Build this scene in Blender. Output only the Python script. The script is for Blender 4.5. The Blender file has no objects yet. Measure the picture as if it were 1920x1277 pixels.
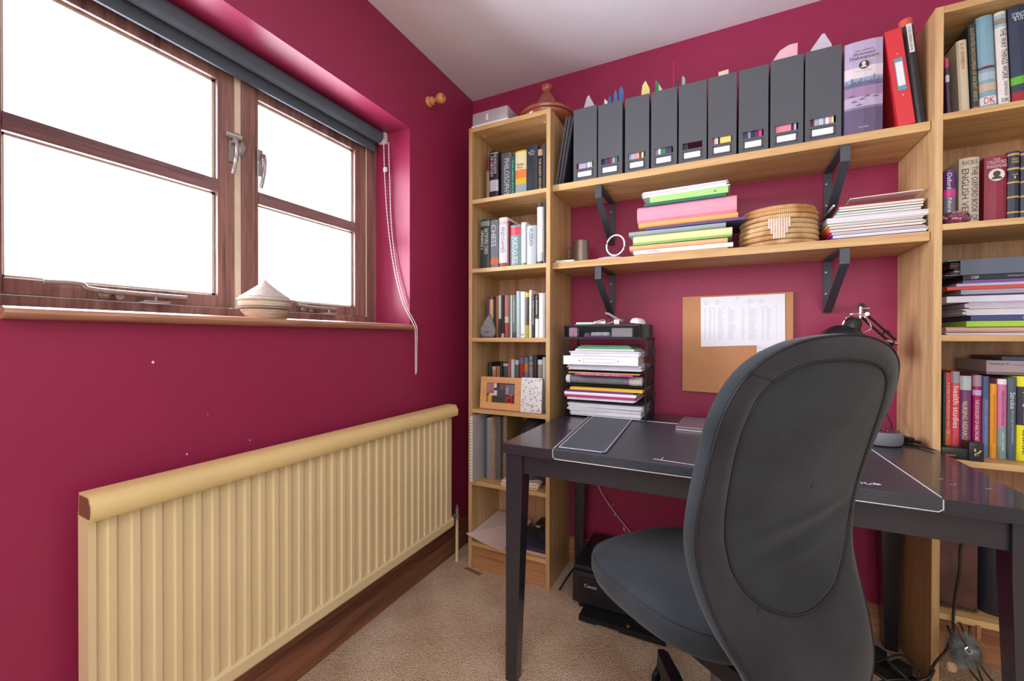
import bpy, bmesh, math, random
from mathutils import Vector, Matrix
random.seed(7)
S = bpy.context.scene
COL = S.collection

# ------------------------------------------------------------------ camera, world, lights, exposure
YAW, PITCH, ROLL = 0.4597, -0.0056, 0.0018
def cam_axes():
    r = Vector((math.cos(YAW), math.sin(YAW), 0)); f = Vector((-math.sin(YAW), math.cos(YAW), 0)); u = Vector((0, 0, 1))
    f2 = f*math.cos(PITCH) + u*math.sin(PITCH); u2 = u*math.cos(PITCH) - f*math.sin(PITCH)
    r3 = r*math.cos(ROLL) + u2*math.sin(ROLL); u3 = u2*math.cos(ROLL) - r*math.sin(ROLL)
    return r3, u3, f2
cd = bpy.data.cameras.new('camera'); cam = bpy.data.objects.new('camera', cd); COL.objects.link(cam)
r_, u_, f_ = cam_axes()
cam.matrix_world = Matrix(((r_.x, u_.x, -f_.x, 1.1865), (r_.y, u_.y, -f_.y, -1.9229), (r_.z, u_.z, -f_.z, 1.0585), (0, 0, 0, 1)))
cd.sensor_width = 36; cd.lens = 0.7867*1000/1920*36; cd.clip_start = 0.02
S.camera = cam

W = bpy.data.worlds.new('world'); S.world = W; W.use_nodes = True
bg = W.node_tree.nodes['Background']; bg.inputs[0].default_value = (0.93, 0.97, 1.0, 1); bg.inputs[1].default_value = 2.2

def area(name, loc, rot, sx, sy, power, color):
    l = bpy.data.lights.new(name, 'AREA'); l.shape = 'RECTANGLE'; l.size = sx; l.size_y = sy; l.energy = power; l.color = color
    o = bpy.data.objects.new(name, l); o.location = loc; o.rotation_euler = rot; COL.objects.link(o); return o
# daylight through the window in view, then two added fill lights behind the camera
area('window_daylight', (-0.34, -1.08, 1.56), (0, math.radians(-90), 0), 0.95, 1.15, 82, (0.87, 0.90, 1.0))
area('rear_fill', (1.3, -3.05, 1.45), (math.radians(90), 0, 0), 2.2, 1.5, 26, (1.0, 1.0, 0.96))  # soft fill added before the plain rear wall, which has no window
area('overhead_fill', (1.5, -2.1, 2.27), (0, 0, 0), 0.5, 0.5, 6, (1.0, 0.97, 0.86))  # warm fill added under the ceiling, no fitting there
S.view_settings.view_transform = 'Standard'; S.view_settings.look = 'None'
S.view_settings.exposure = 0.30; S.view_settings.gamma = 1.0; S.view_settings.use_curve_mapping = False

# ------------------------------------------------------------------ helpers
def lin(c):
    return tuple((v/255/12.92 if v/255 <= 0.04045 else ((v/255+0.055)/1.055)**2.4) for v in c) + (1.0,)
MATS = {}
def mat(name, rgb, rough=0.6, var=0.06, scale=30, bump=0.0, bscale=None, metal=0.0, spec=0.5, stretch=None, sheen=0, coat=0):
    if name in MATS: return MATS[name]
    m = bpy.data.materials.new(name); m.use_nodes = True; nt = m.node_tree; N = nt.nodes; L = nt.links
    b = N['Principled BSDF']; b.inputs['Roughness'].default_value = rough; b.inputs['Metallic'].default_value = metal
    b.inputs['Specular IOR Level'].default_value = spec
    if sheen: b.inputs['Sheen Weight'].default_value = sheen; b.inputs['Sheen Roughness'].default_value = .5
    if coat: b.inputs['Coat Weight'].default_value = coat
    tc = N.new('ShaderNodeTexCoord'); mp = N.new('ShaderNodeMapping'); L.new(tc.outputs['Object'], mp.inputs[0])
    mp.inputs['Scale'].default_value = stretch or (1, 1, 1)
    n = N.new('ShaderNodeTexNoise'); n.inputs['Scale'].default_value = scale; n.inputs['Detail'].default_value = 4
    L.new(mp.outputs[0], n.inputs[0])
    c = lin(rgb); mx = N.new('ShaderNodeMix'); mx.data_type = 'RGBA'
    mx.inputs[6].default_value = tuple(max(0, v*(1-var*2)) for v in c[:3]) + (1,)
    mx.inputs[7].default_value = tuple(min(1, v*(1+var*2)) for v in c[:3]) + (1,)
    L.new(n.outputs[0], mx.inputs[0]); L.new(mx.outputs[2], b.inputs['Base Color'])
    if bump:
        n2 = N.new('ShaderNodeTexNoise'); n2.inputs['Scale'].default_value = bscale or scale*4; n2.inputs['Detail'].default_value = 3
        L.new(mp.outputs[0], n2.inputs[0]); bp = N.new('ShaderNodeBump'); bp.inputs['Strength'].default_value = bump; bp.inputs['Distance'].default_value = 0.002
        L.new(n2.outputs[0], bp.inputs['Height']); L.new(bp.outputs[0], b.inputs['Normal'])
    MATS[name] = m; return m
def wood(name, light, dark, axis='z', freq=34, rough=0.45, contrast=1.0, coat=0):
    if name in MATS: return MATS[name]
    m = bpy.data.materials.new(name); m.use_nodes = True; nt = m.node_tree; N = nt.nodes; L = nt.links
    b = N['Principled BSDF']; b.inputs['Roughness'].default_value = rough
    if coat: b.inputs['Coat Weight'].default_value = coat
    tc = N.new('ShaderNodeTexCoord'); mp = N.new('ShaderNodeMapping'); L.new(tc.outputs['Object'], mp.inputs[0])
    st = {'z': (1, 1, .06), 'x': (.06, 1, 1), 'y': (1, .06, 1)}[axis]; mp.inputs['Scale'].default_value = st
    n1 = N.new('ShaderNodeTexNoise'); n1.inputs['Scale'].default_value = freq; n1.inputs['Detail'].default_value = 5; n1.inputs['Distortion'].default_value = .6
    n2 = N.new('ShaderNodeTexNoise'); n2.inputs['Scale'].default_value = freq*7; n2.inputs['Detail'].default_value = 2
    L.new(mp.outputs[0], n1.inputs[0]); L.new(mp.outputs[0], n2.inputs[0])
    ad = N.new('ShaderNodeMath'); ad.operation = 'MULTIPLY_ADD'; L.new(n2.outputs[0], ad.inputs[0]); ad.inputs[1].default_value = .45; L.new(n1.outputs[0], ad.inputs[2])
    cr = N.new('ShaderNodeValToRGB'); cr.color_ramp.elements[0].position = .5-.0+0.05; cr.color_ramp.elements[1].position = .92
    cr.color_ramp.elements[0].color = lin(dark); cr.color_ramp.elements[1].color = lin(light)
    L.new(ad.outputs[0], cr.inputs[0]); L.new(cr.outputs[0], b.inputs['Base Color'])
    bp = N.new('ShaderNodeBump'); bp.inputs['Strength'].default_value = .12; bp.inputs['Distance'].default_value = .001
    L.new(n2.outputs[0], bp.inputs['Height']); L.new(bp.outputs[0], b.inputs['Normal'])
    MATS[name] = m; return m
def paint(rgb, rough=.5, var=.03):      # plain colour found by value
    return mat('paint_%d_%d_%d_%d' % (rgb[0], rgb[1], rgb[2], int(rough*100)), rgb, rough, var, 40)

class MB:
    def __init__(s): s.v = []; s.f = []
    def add(s, vs, fs):
        k = len(s.v); s.v += [tuple(v) for v in vs]; s.f += [tuple(i+k for i in f) for f in fs]; return s
    def box(s, x0, x1, y0, y1, z0, z1, b=0, rot=0, tilt=0):
        if b and min(abs(x1-x0), abs(y1-y0), abs(z1-z0)) > 2.2*b:
            bm = bmesh.new(); bmesh.ops.create_cube(bm, size=1)
            for v in bm.verts: v.co = Vector((v.co.x*(x1-x0), v.co.y*(y1-y0), v.co.z*(z1-z0)))
            bmesh.ops.bevel(bm, geom=bm.edges[:], offset=b, segments=2, profile=.6, affect='EDGES')
            vs = [v.co.copy() for v in bm.verts]; fs = [[v.index for v in f.verts] for f in bm.faces]; bm.free()
        else:
            hx, hy, hz = (x1-x0)/2, (y1-y0)/2, (z1-z0)/2
            vs = [Vector((a*hx, c*hy, d*hz)) for a in (-1, 1) for c in (-1, 1) for d in (-1, 1)]
            fs = [(0, 1, 3, 2), (4, 6, 7, 5), (0, 4, 5, 1), (2, 3, 7, 6), (0, 2, 6, 4), (1, 5, 7, 3)]
        R = Matrix.Rotation(rot, 3, 'Z') @ Matrix.Rotation(tilt, 3, 'Y'); c = Vector(((x0+x1)/2, (y0+y1)/2, (z0+z1)/2))
        return s.add([R @ v + c for v in vs], fs)
    def prism(s, poly, a, b, axis='y'):   # poly in the two other axes (x,z)/(y,z)/(x,y)
        n = len(poly)
        def pt(p, t): return {'y': (p[0], t, p[1]), 'x': (t, p[0], p[1]), 'z': (p[0], p[1], t)}[axis]
        return s.add([pt(p, a) for p in poly] + [pt(p, b) for p in poly], [tuple(range(n))[::-1], tuple(range(n, 2*n))] + [(i, (i+1) % n, n+(i+1) % n, n+i) for i in range(n)])
    def lathe(s, prof, c=(0, 0, 0), n=32, axis='z', cap=True, sx=1, sy=1):
        vs = []; fs = []
        for (r, h) in prof:
            for i in range(n):
                a = 2*math.pi*i/n; x, y = r*math.cos(a)*sx, r*math.sin(a)*sy
                vs.append({'z': (c[0]+x, c[1]+y, c[2]+h), 'x': (c[0]+h, c[1]+x, c[2]+y), 'y': (c[0]+x, c[1]+h, c[2]+y)}[axis])
        for k in range(len(prof)-1):
            for i in range(n):
                j = (i+1) % n; fs.append((k*n+i, k*n+j, (k+1)*n+j, (k+1)*n+i))
        if cap: fs.append(tuple(range(n))[::-1]); fs.append(tuple(range((len(prof)-1)*n, len(prof)*n)))
        return s.add(vs, fs)
    def tube(s, pts, r, n=8, smooth=0, rf=None):
        P = [Vector(p) for p in pts]
        if smooth:
            Q = []
            for i in range(len(P)-1):
                p0 = P[max(i-1, 0)]; p1 = P[i]; p2 = P[i+1]; p3 = P[min(i+2, len(P)-1)]
                for k in range(smooth):
                    t = k/smooth; Q.append(.5*((2*p1)+(p2-p0)*t+(2*p0-5*p1+4*p2-p3)*t*t+(3*p1-p0-3*p2+p3)*t**3))
            Q.append(P[-1]); P = Q
        vs = []; fs = []; up = Vector((0.13, .21, 1)).normalized()
        for i, q in enumerate(P):
            d = (P[min(i+1, len(P)-1)]-P[max(i-1, 0)])
            d = d.normalized() if d.length > 1e-9 else Vector((0, 0, 1))
            a = d.cross(up)
            if a.length < .05: a = d.cross(Vector((1, 0, 0)))
            a.normalize(); b = d.cross(a).normalized(); rr = rf(i, len(P))*r if rf else r
            for k in range(n):
                t = 2*math.pi*k/n; vs.append(q + (a*math.cos(t)+b*math.sin(t))*rr)
        for i in range(len(P)-1):
            for k in range(n):
                j = (k+1) % n; fs.append((i*n+k, i*n+j, (i+1)*n+j, (i+1)*n+k))
        fs.append(tuple(range(n))[::-1]); fs.append(tuple(range((len(P)-1)*n, len(P)*n)))
        return s.add(vs, fs)
    def build(s, name, m, parent=None, smooth=False, label=None, off=None, ang=40):
        me = bpy.data.meshes.new(name); o0 = Vector(off) if off is not None else (ROOTLOC.get(parent, Vector((0, 0, 0))) if parent else Vector((0, 0, 0)))
        me.from_pydata([Vector(v)-o0 for v in s.v], [], s.f); me.materials.append(m)
        bm = bmesh.new(); bm.from_mesh(me); bmesh.ops.recalc_face_normals(bm, faces=bm.faces[:]); bm.to_mesh(me); bm.free()
        if smooth:
            me.polygons.foreach_set('use_smooth', [True]*len(me.polygons))
            me.set_sharp_from_angle(angle=math.radians(ang))
        o = bpy.data.objects.new(name, me); COL.objects.link(o)
        if parent: o.parent = parent; ROOTLOC[o] = o0
        else: ROOTLOC[o] = Vector((0, 0, 0))
        if label: o['label'] = label
        return o
ROOTLOC = {}
def thing(name, label, cat, loc=(0, 0, 0), group=None, local=False, rot=None):
    o = bpy.data.objects.new(name, None); COL.objects.link(o); o.location = loc; o['label'] = label; o['category'] = cat
    o.empty_display_size = .03
    if rot: o.rotation_euler = rot
    if group: o['group'] = group
    ROOTLOC[o] = Vector((0, 0, 0)) if local else Vector(loc)
    return o
def tag(o, label, cat, group=None):
    o['label'] = label; o['category'] = cat
    if group: o['group'] = group
    return o
def struct(o): o['kind'] = 'structure'; return o
def sbox(*a, **k): return MB().box(*a, **k)
PENDING = []
# o is (x,y,z) centre of the text in the parent's frame; ex / ey the reading and up directions
def lettering(parent, text, c, ex, ey, L, H, rgb, name='lettering'):
    PENDING.append((parent, text, Vector(c), Vector(ex), Vector(ey), L, H, rgb, name))
def flush_text():
    objs = []
    for p in PENDING:
        cu = bpy.data.curves.new('lettering', 'FONT'); cu.body = p[1]; cu.resolution_u = 2
        o = bpy.data.objects.new('lettering', cu); COL.objects.link(o); objs.append(o)
    bpy.context.view_layer.update(); dg = bpy.context.evaluated_depsgraph_get()
    for o, (par, text, c, ex, ey, L, H, rgb, name) in zip(objs, PENDING):
        me = bpy.data.meshes.new_from_object(o.evaluated_get(dg))
        if not me.vertices: continue
        xs = [v.co.x for v in me.vertices]; ys = [v.co.y for v in me.vertices]
        x0, x1, y0, y1 = min(xs), max(xs), min(ys), max(ys); sx = L/max(x1-x0, 1e-6); sy = H/max(y1-y0, 1e-6)
        ex = ex.normalized(); ey = ey.normalized()
        for v in me.vertices:
            v.co = c + ex*((v.co.x-(x0+x1)/2)*sx) + ey*((v.co.y-(y0+y1)/2)*sy)
        me.materials.clear(); me.materials.append(mat('ink_%d_%d_%d' % rgb, rgb, .6, 0, 10))
        q = bpy.data.objects.new(name, me); COL.objects.link(q); q.parent = par
    for o in objs: cu = o.data; bpy.data.objects.remove(o); bpy.data.curves.remove(cu)

X_, Y_, Z_ = Vector((1, 0, 0)), Vector((0, 1, 0)), Vector((0, 0, 1))
# ------------------------------------------------------------------ materials
def wall_mat():
    m = mat('crimson_wall_paint', (151, 41, 79), .42, .05, 2.2, .25, 55, spec=.35); return m
M_wall = wall_mat()
M_ceil = mat('white_ceiling_paint', (232, 226, 234), .85, .03, 3, .5, 25)
M_oakv = wood('oak_veneer_upright', (208, 172, 124), (180, 140, 94), 'z', 26)
M_oakh = wood('oak_veneer_shelf', (214, 176, 122), (184, 142, 92), 'x', 26)
M_black = mat('black_brown_desk', (42, 41, 50), .27, .12, 12, .05, 60, stretch=(.1, 1, 1), coat=.3)
M_pine = wood('stained_pine_window', (164, 122, 112), (104, 70, 66), 'z', 22)
M_pineh = wood('stained_pine_window_level', (156, 122, 122), (104, 74, 76), 'y', 22)
M_sill = wood('pine_sill', (208, 158, 128), (148, 100, 80), 'y', 18, .35)
M_base = wood('dark_skirting', (150, 96, 70), (88, 52, 40), 'y', 16, .4)
M_steel = mat('brushed_steel', (190, 188, 190), .3, .04, 60, metal=.9)
M_dmetal = mat('anthracite_metal', (62, 68, 78), .45, .04, 30, .1, 300)
M_blackpl = mat('black_plastic', (26, 26, 30), .35, .05, 40)
M_blackmat = mat('black_matte', (24, 24, 27), .7, .05, 40)
M_white = mat('white_plastic', (232, 230, 232), .4, .02, 20)
M_paper = mat('white_paper', (236, 235, 240), .8, .02, 60)
M_pages = mat('book_pages', (218, 206, 184), .85, .06, 200, stretch=(30, .3, .3))
M_cream = mat('cream_radiator_paint', (226, 203, 160), .32, .04, 5, .08, 40)

# ------------------------------------------------------------------ room
M_mag = mat('magnolia_wall_paint', (212, 214, 206), .8, .03, 3)
# carpet with loops
def carpet():
    m = bpy.data.materials.new('loop_carpet'); m.use_nodes = True; N = m.node_tree.nodes; L = m.node_tree.links; b = N['Principled BSDF']
    b.inputs['Roughness'].default_value = .95; b.inputs['Specular IOR Level'].default_value = .1
    tc = N.new('ShaderNodeTexCoord'); v = N.new('ShaderNodeTexVoronoi'); v.inputs['Scale'].default_value = 210; L.new(tc.outputs['Object'], v.inputs[0])
    n = N.new('ShaderNodeTexNoise'); n.inputs['Scale'].default_value = 5; n.inputs['Detail'].default_value = 6; L.new(tc.outputs['Object'], n.inputs[0])
    cr = N.new('ShaderNodeValToRGB'); cr.color_ramp.elements[0].color = lin((212, 182, 154)); cr.color_ramp.elements[1].color = lin((236, 210, 186)); cr.color_ramp.elements[0].position = .35; cr.color_ramp.elements[1].position = .65
    L.new(n.outputs[0], cr.inputs[0]); mx = N.new('ShaderNodeMix'); mx.data_type = 'RGBA'; mx.blend_type = 'MULTIPLY'; mx.inputs[0].default_value = .55
    L.new(cr.outputs[0], mx.inputs[6]); r2 = N.new('ShaderNodeValToRGB'); r2.color_ramp.elements[0].color = (1.25, 1.25, 1.25, 1); r2.color_ramp.elements[1].color = (.45, .42, .4, 1); r2.color_ramp.elements[1].position = .75
    L.new(v.outputs['Distance'], r2.inputs[0]); L.new(r2.outputs[0], mx.inputs[7]); L.new(mx.outputs[2], b.inputs['Base Color'])
    bp = N.new('ShaderNodeBump'); bp.inputs['Strength'].default_value = .8; bp.inputs['Distance'].default_value = .004; bp.invert = True; L.new(v.outputs['Distance'], bp.inputs['Height']); L.new(bp.outputs[0], b.inputs['Normal'])
    return m
RX, RY = 2.75, -3.15          # right wall, rear wall
CZ = 2.323
struct(sbox(-.25, RX+.1, RY-.1, .1, -.06, 0).build('floor', carpet()))
struct(sbox(-.25, RX+.1, RY-.1, .1, CZ, CZ+.08).build('ceiling', M_ceil))
WY0, WY1, WZ0, WZ1 = -1.652, -.511, 1.092, 1.955
w = MB(); D = -.25
w.box(D, 0, RY, WY0, 0, CZ); w.box(D, 0, WY1, .1, 0, CZ); w.box(D, 0, WY0, WY1, 0, WZ0); w.box(D, 0, WY0, WY1, WZ1, CZ)
struct(w.build('wall_left', M_wall))
struct(sbox(0, RX+.1, 0, .1, 0, CZ).build('wall_back', M_wall))
struct(sbox(RX, RX+.1, RY, 0, 0, CZ).build('wall_right', M_mag))
struct(sbox(0, RX+.1, RY-.1, RY, 0, CZ).build('wall_rear', M_mag))
def skirting(name, poly, a, b, axis, m):
    return struct(MB().prism(poly, a, b, axis).build(name, m))
prof = [(0, 0), (.022, 0), (.022, .085), (.017, .092), (.02, .1), (.012, .112), (.010, .128), (0, .132)]
skirting('baseboard_left', prof, RY, -.001, 'y', M_base)
skirting('baseboard_back', [(-y, z*.85) for y, z in prof], 0.001, RX, 'x', wood('light_skirting', (196, 140, 98), (150, 98, 64), 'x', 16))

# ------------------------------------------------------------------ window in the left wall
win = bpy.data.objects.new('window_1', None); COL.objects.link(win); win.location = (-.2, -1.08, WZ0); struct(win); ROOTLOC[win] = Vector(win.location)
FX0, FX1 = -.245, -.190
f = MB()
f.box(FX0, FX1, -.565, WY1, 1.150, 1.895); f.box(FX0, FX1, WY0, -1.622, 1.150, 1.895)
f.box(FX0, FX1, WY0, WY1, 1.10, 1.150); f.box(FX0, FX1, WY0, WY1, 1.895, WZ1); f.box(FX0, FX1+.004, -1.100, -1.056, 1.151, 1.894, b=.003)
f.build('frame', M_pine, win)
def sash(y0, y1, gy0, gy1, lab=None):
    x0, x1 = -.238, -.196
    s = MB(); s.box(x0, x1, y0, gy0, 1.152, 1.893, b=.002); s.box(x0, x1, gy1, y1, 1.152, 1.893, b=.002)
    s.box(x0, x1, gy0, gy1, 1.152, 1.188, b=.002); s.box(x0, x1, gy0, gy1, 1.852, 1.893, b=.002)
    o = s.build('sash', M_pine, win)
    g = MB(); g.prism([(x0, 1.512), (x1, 1.505), (x1+.003, 1.524), (x1, 1.545), (x0, 1.538)], gy0, gy1, 'y'); g.build('glazing_bar', M_pineh, o)
    bd = MB()
    for (z0, z1) in ((1.188, 1.507), (1.543, 1.852)):
        t = .007; xx0, xx1 = -.226, -.214
        bd.box(xx0, xx1, gy0, gy0+t, z0, z1); bd.box(xx0, xx1, gy1-t, gy1, z0, z1); bd.box(xx0, xx1, gy0, gy1, z0, z0+t); bd.box(xx0, xx1, gy0, gy1, z1-t, z1)
    bd.build('glazing_bead', mat('cream_putty', (214, 210, 190), .6), o)
    for (z0, z1) in ((1.188, 1.507), (1.543, 1.852)):
        sbox(-.223, -.219, gy0, gy1, z0, z1).build('pane', M_glass, o)
    return o
def glassmat():
    m = bpy.data.materials.new('window_glass'); m.use_nodes = True; N = m.node_tree.nodes; L = m.node_tree.links; N.remove(N['Principled BSDF'])
    t = N.new('ShaderNodeBsdfTransparent'); g = N.new('ShaderNodeBsdfGlossy'); g.inputs['Roughness'].default_value = .02
    mx = N.new('ShaderNodeMixShader'); fr = N.new('ShaderNodeFresnel'); fr.inputs[0].default_value = 1.3
    L.new(fr.outputs[0], mx.inputs[0]); L.new(t.outputs[0], mx.inputs[1]); L.new(g.outputs[0], mx.inputs[2]); L.new(mx.outputs[0], N['Material Output'].inputs[0]); return m
M_glass = glassmat()
sash(-1.622, -1.119, -1.600, -1.168); sash(-1.056, -.567, -1.041, -.626)
# weather strips (cream gaps beside the sashes)
s = MB(); s.box(-.21, -.192, -1.118, -1.101, 1.15, 1.895); s.box(-.21, -.192, -.566, -.560, 1.15, 1.895); s.build('weather_strip', mat('cream_strip', (230, 214, 190), .6), win)
M_win_metal = mat('pewter_fittings', (176, 172, 168), .35, .05, 40, metal=.7)
for (y, zz, flip) in ((-1.128, 1.655, 1), (-1.040, 1.640, 1)):
    h = MB(); h.box(-.196, -.188, y-.010, y+.010, zz-.045, zz+.045, b=.003); h.box(-.19, -.165, y-.006, y+.006, zz+.012, zz+.026, b=.003)
    h.tube([(-.168, y, zz+.02), (-.160, y-.002, zz), (-.158, y-.006, zz-.04), (-.165, y-.012, zz-.09)], .0055, 8, 4)
    h.build('window_handle', M_win_metal, win, smooth=True)
h = MB(); h.tube([(-.182, -1.15, 1.690), (-.168, -1.112, 1.688)], .010, 10); h.lathe([(.004, 0), (.017, .002), (.019, .008), (.012, .014)], (-.19, -1.104, 1.665), 16, 'x', sx=.7, sy=1.4); h.build('window_lock', M_win_metal, win, smooth=True)
for (ya, yb) in ((-1.545, -1.262), (-.985, -.745)):
    h = MB(); z = 1.178
    h.tube([(-.172, ya, z+.006), (-.172, ya+.06, z+.008), (-.174, ya+.09, z-.004), (-.176, yb, z-.006)], .006, 8, 5)
    h.lathe([(.012, 0), (.013, .006), (.006, .012)], (-.196, ya+.11, z-.012), 14, 'x'); h.lathe([(.008, 0), (.009, .006)], (-.196, ya+.14, z-.014), 14, 'x')
    h.box(-.196, -.165, ya+.18, ya+.24, 1.152, 1.157, b=.001); h.tube([(-.176, ya+.21, 1.157), (-.176, ya+.21, 1.172)], .004, 8)
    h.build('casement_stay', M_win_metal, win, smooth=True)
# sill board with a rounded nose
sp = [(-.20, 1.092), (.02, 1.092), (.032, 1.096), (.037, 1.104), (.034, 1.112), (.024, 1.116), (-.20, 1.118)]
MB().prism(sp, WY0, -.506, 'y').build('window_sill', M_sill, win, smooth=True)
# ------------------------------------------------------------------ roller blind
bl = thing('roller_blind', 'dark grey roller blind rolled up across the top of the window recess', 'blind', (-.11, -1.07, 1.95))
M_blind = mat('slate_blind_cloth', (80, 90, 101), .7, .05, 25, .1, 400)
MB().lathe([(.026, -1.625), (.026, -.545)], (-.140, 0, 1.928), 32, 'y').build('roller', M_blind, bl, smooth=True)
m = MB(); m.prism([(-.166, 1.872), (-.1645, 1.872), (-.1645, 1.928), (-.166, 1.928)], -1.62, -.548, 'y'); m.build('cloth', M_blind, bl)
m = MB(); m.prism([(-.169, 1.870), (-.161, 1.870), (-.160, 1.880), (-.162, 1.892), (-.168, 1.892), (-.170, 1.880)], -1.62, -.548, 'y'); m.build('hem_bar', M_blind, bl)
m = MB(); m.lathe([(.022, -.545), (.024, -.538), (.018, -.528), (.006, -.524)], (-.140, 0, 1.926), 20, 'y'); m.box(-.158, -.122, -.530, -.512, 1.908, 1.954, b=.002); m.build('end_bracket', M_white, bl, smooth=True)
m = MB()
for dy, off in ((0, 0), (.008, .010)):
    pts = [(-.128+off*2, -.530+dy, 1.91), (-.122+off*2, -.530+dy, 1.75), (-.104+off*1.2, -.530+dy, 1.55), (-.07+off*.6, -.530+dy, 1.36), (-.022+off*.5, -.530+dy, 1.21), (.028+off*.6, -.530+dy, 1.128), (.043+off*.3, -.528+dy, 1.095), (.044, -.527+dy, 1.0), (.043+off*.2, -.526+dy*.7, .93), (.043, -.523, .905)]
    m.tube(pts, .0024, 6, 26, rf=lambda i, n: 1.0 if i % 2 else .45)
m.build('bead_chain', mat('white_beads', (238, 236, 240), .4), bl)
sbox(-.128, -.112, -.534, -.524, 1.78, 1.80, b=.002).build('chain_connector', M_white, bl)

# ------------------------------------------------------------------ woven basket on the sill
bk = thing('lidded_basket', 'small woven basket with a pointed lid on the window sill', 'basket', (-.045, -1.118, 1.117))
M_rush = mat('bleached_rush', (216, 198, 180), .8, .14, 30, .3, 300, stretch=(1, 1, 4))
M_rushd = mat('dark_rush_band', (92, 82, 84), .8, .1, 60)
prof = [(.045, 0)]
for i in range(9):
    z = .004+i*.0055; r = .046+.022*math.sin(min(1, (i+.5)/8)*math.pi/2)
    prof += [(r+.0005, z-.002), (r+.0028, z), (r+.0005, z+.002)]
m = MB().lathe(prof+[(.066, .052)], (-.045, -1.118, 1.117), 40); m.build('bowl', M_rush, bk, smooth=True)
for z in (.0268, .0335): MB().lathe([(.0655, -.0018), (.0683, 0), (.0655, .0018)], (-.045, -1.118, 1.117+z), 40, cap=False).build('dark_band', M_rushd, bk, smooth=True)
prof = [(.066, .050), (.073, .052), (.074, .056), (.066, .061)]
for i in range(12):
    t = i/11; r = .062*(1-t)**1.15+.004; z = .062+.05*t; prof += [(r+.0015, z), (r, z+.002)]
MB().lathe(prof, (-.045, -1.118, 1.117), 40).build('lid', mat('grey_rush_lid', (196, 184, 176), .85, .2, 120, .3, 300), bk, smooth=True)
MB().tube([(-.045, -1.118, 1.226), (-.045, -1.117, 1.242), (-.045, -1.121, 1.248), (-.045, -1.126, 1.246)], .0012, 6, 4).build('stalk', M_rush, bk)

# ------------------------------------------------------------------ curtain pole holder
cp = thing('curtain_pole_holder', 'turned wooden curtain pole holder high on the window wall near the corner', 'holder', (0, -.385, 2.125))
M_beech = mat('varnished_beech', (206, 142, 92), .3, .1, 40, stretch=(.3, 1, 1))
MB().lathe([(.021, .0005), (.024, .005), (.021, .012), (.015, .015), (.018, .022), (.018, .027), (.011, .032), (.009, .042), (.010, .05)], (0, -.385, 2.125), 28, 'x').build('stem', M_beech, cp, smooth=True)
MB().lathe([(.008, .047), (.015, .051), (.0205, .060), (.0225, .069), (.0205, .079), (.015, .086), (.012, .087), (.011, .077), (.004, .074)], (0, -.385, 2.125), 28, 'x').build('cup', M_beech, cp, smooth=True)

# ------------------------------------------------------------------ radiator
ra = thing('radiator', 'long cream painted ribbed radiator under the window', 'radiator', (.08, -.95, .2))
Y0, Y1, Z0, Z1 = -1.563, -.333, .200, .716
m = MB(); pitch = .0385; n = int(round((Y1-Y0)/pitch)); xb, xf = .093, .0985
prof = [(Y0, xb)]
y = Y0
for i in range(n):
    y = Y0 + i*pitch + .028 - .0385*.0
    if y+.016 > Y1-.004: break
    prof += [(y, xb), (y+.003, xf), (y+.015, xf), (y+.018, xb)]
prof += [(Y1, xb)]
zb, zt = .238, .700
vs = [(x, y, zb) for y, x in prof]+[(x, y, zt) for y, x in prof]; k = len(prof)
m.add(vs, [(i, i+1, k+i+1, k+i) for i in range(k-1)])
m.box(.055, xb-.0005, Y0, Y1, Z0, Z1)
m.box(xb-.001, xf, Y0, Y0+.012, zb-.002, Z1)
m.build('ribbed_panel', M_cream, ra)
m = MB(); m.prism([(.088, .200), (.1, .2), (.103, .206), (.103, .232), (.097, .240), (.088, .240)], Y0, Y1+.006, 'y'); m.build('bottom_rail', M_cream, ra)
tp = [(.062, .708), (.116, .705), (.119, .708), (.121, .722), (.120, .736), (.116, .741), (.114, .744), (.112, .751), (.106, .755), (.066, .756)]
m = MB().prism(tp, Y0-.002, Y1+.012, 'y'); o = m.build('top_rail', mat('cream_rail_paint', (228, 200, 142), .3, .05, 8, .1, 40), ra, smooth=True)
MB().prism([(a*.8+.0185, b*.8+.1465) for a, b in tp], Y0-.0035, Y0-.002, 'y').build('end_grain', mat('bare_end_grain', (122, 72, 52), .8, .2, 60), o, label='brown bare wooden end')
m = MB()
m.box(.002, .055, Y0+.15, Y0+.19, .28, .66); m.box(.002, .055, Y1-.19, Y1-.15, .28, .66); m.build('wall_bracket', M_cream, ra)
m = MB(); m.tube([(.075, Y1, .224), (.075, -.275, .224)], .009, 12); m.lathe([(.012, -.02), (.012, .004), (.009, .006), (.009, .03), (.005, .032), (.005, .045)], (.075, -.262, .224), 14); m.build('valve', M_win_metal, ra, smooth=True)
MB().tube([(.075, -.262, .205), (.075, -.262, .002)], .0075, 12).build('pipe', M_cream, ra, smooth=True)

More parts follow.
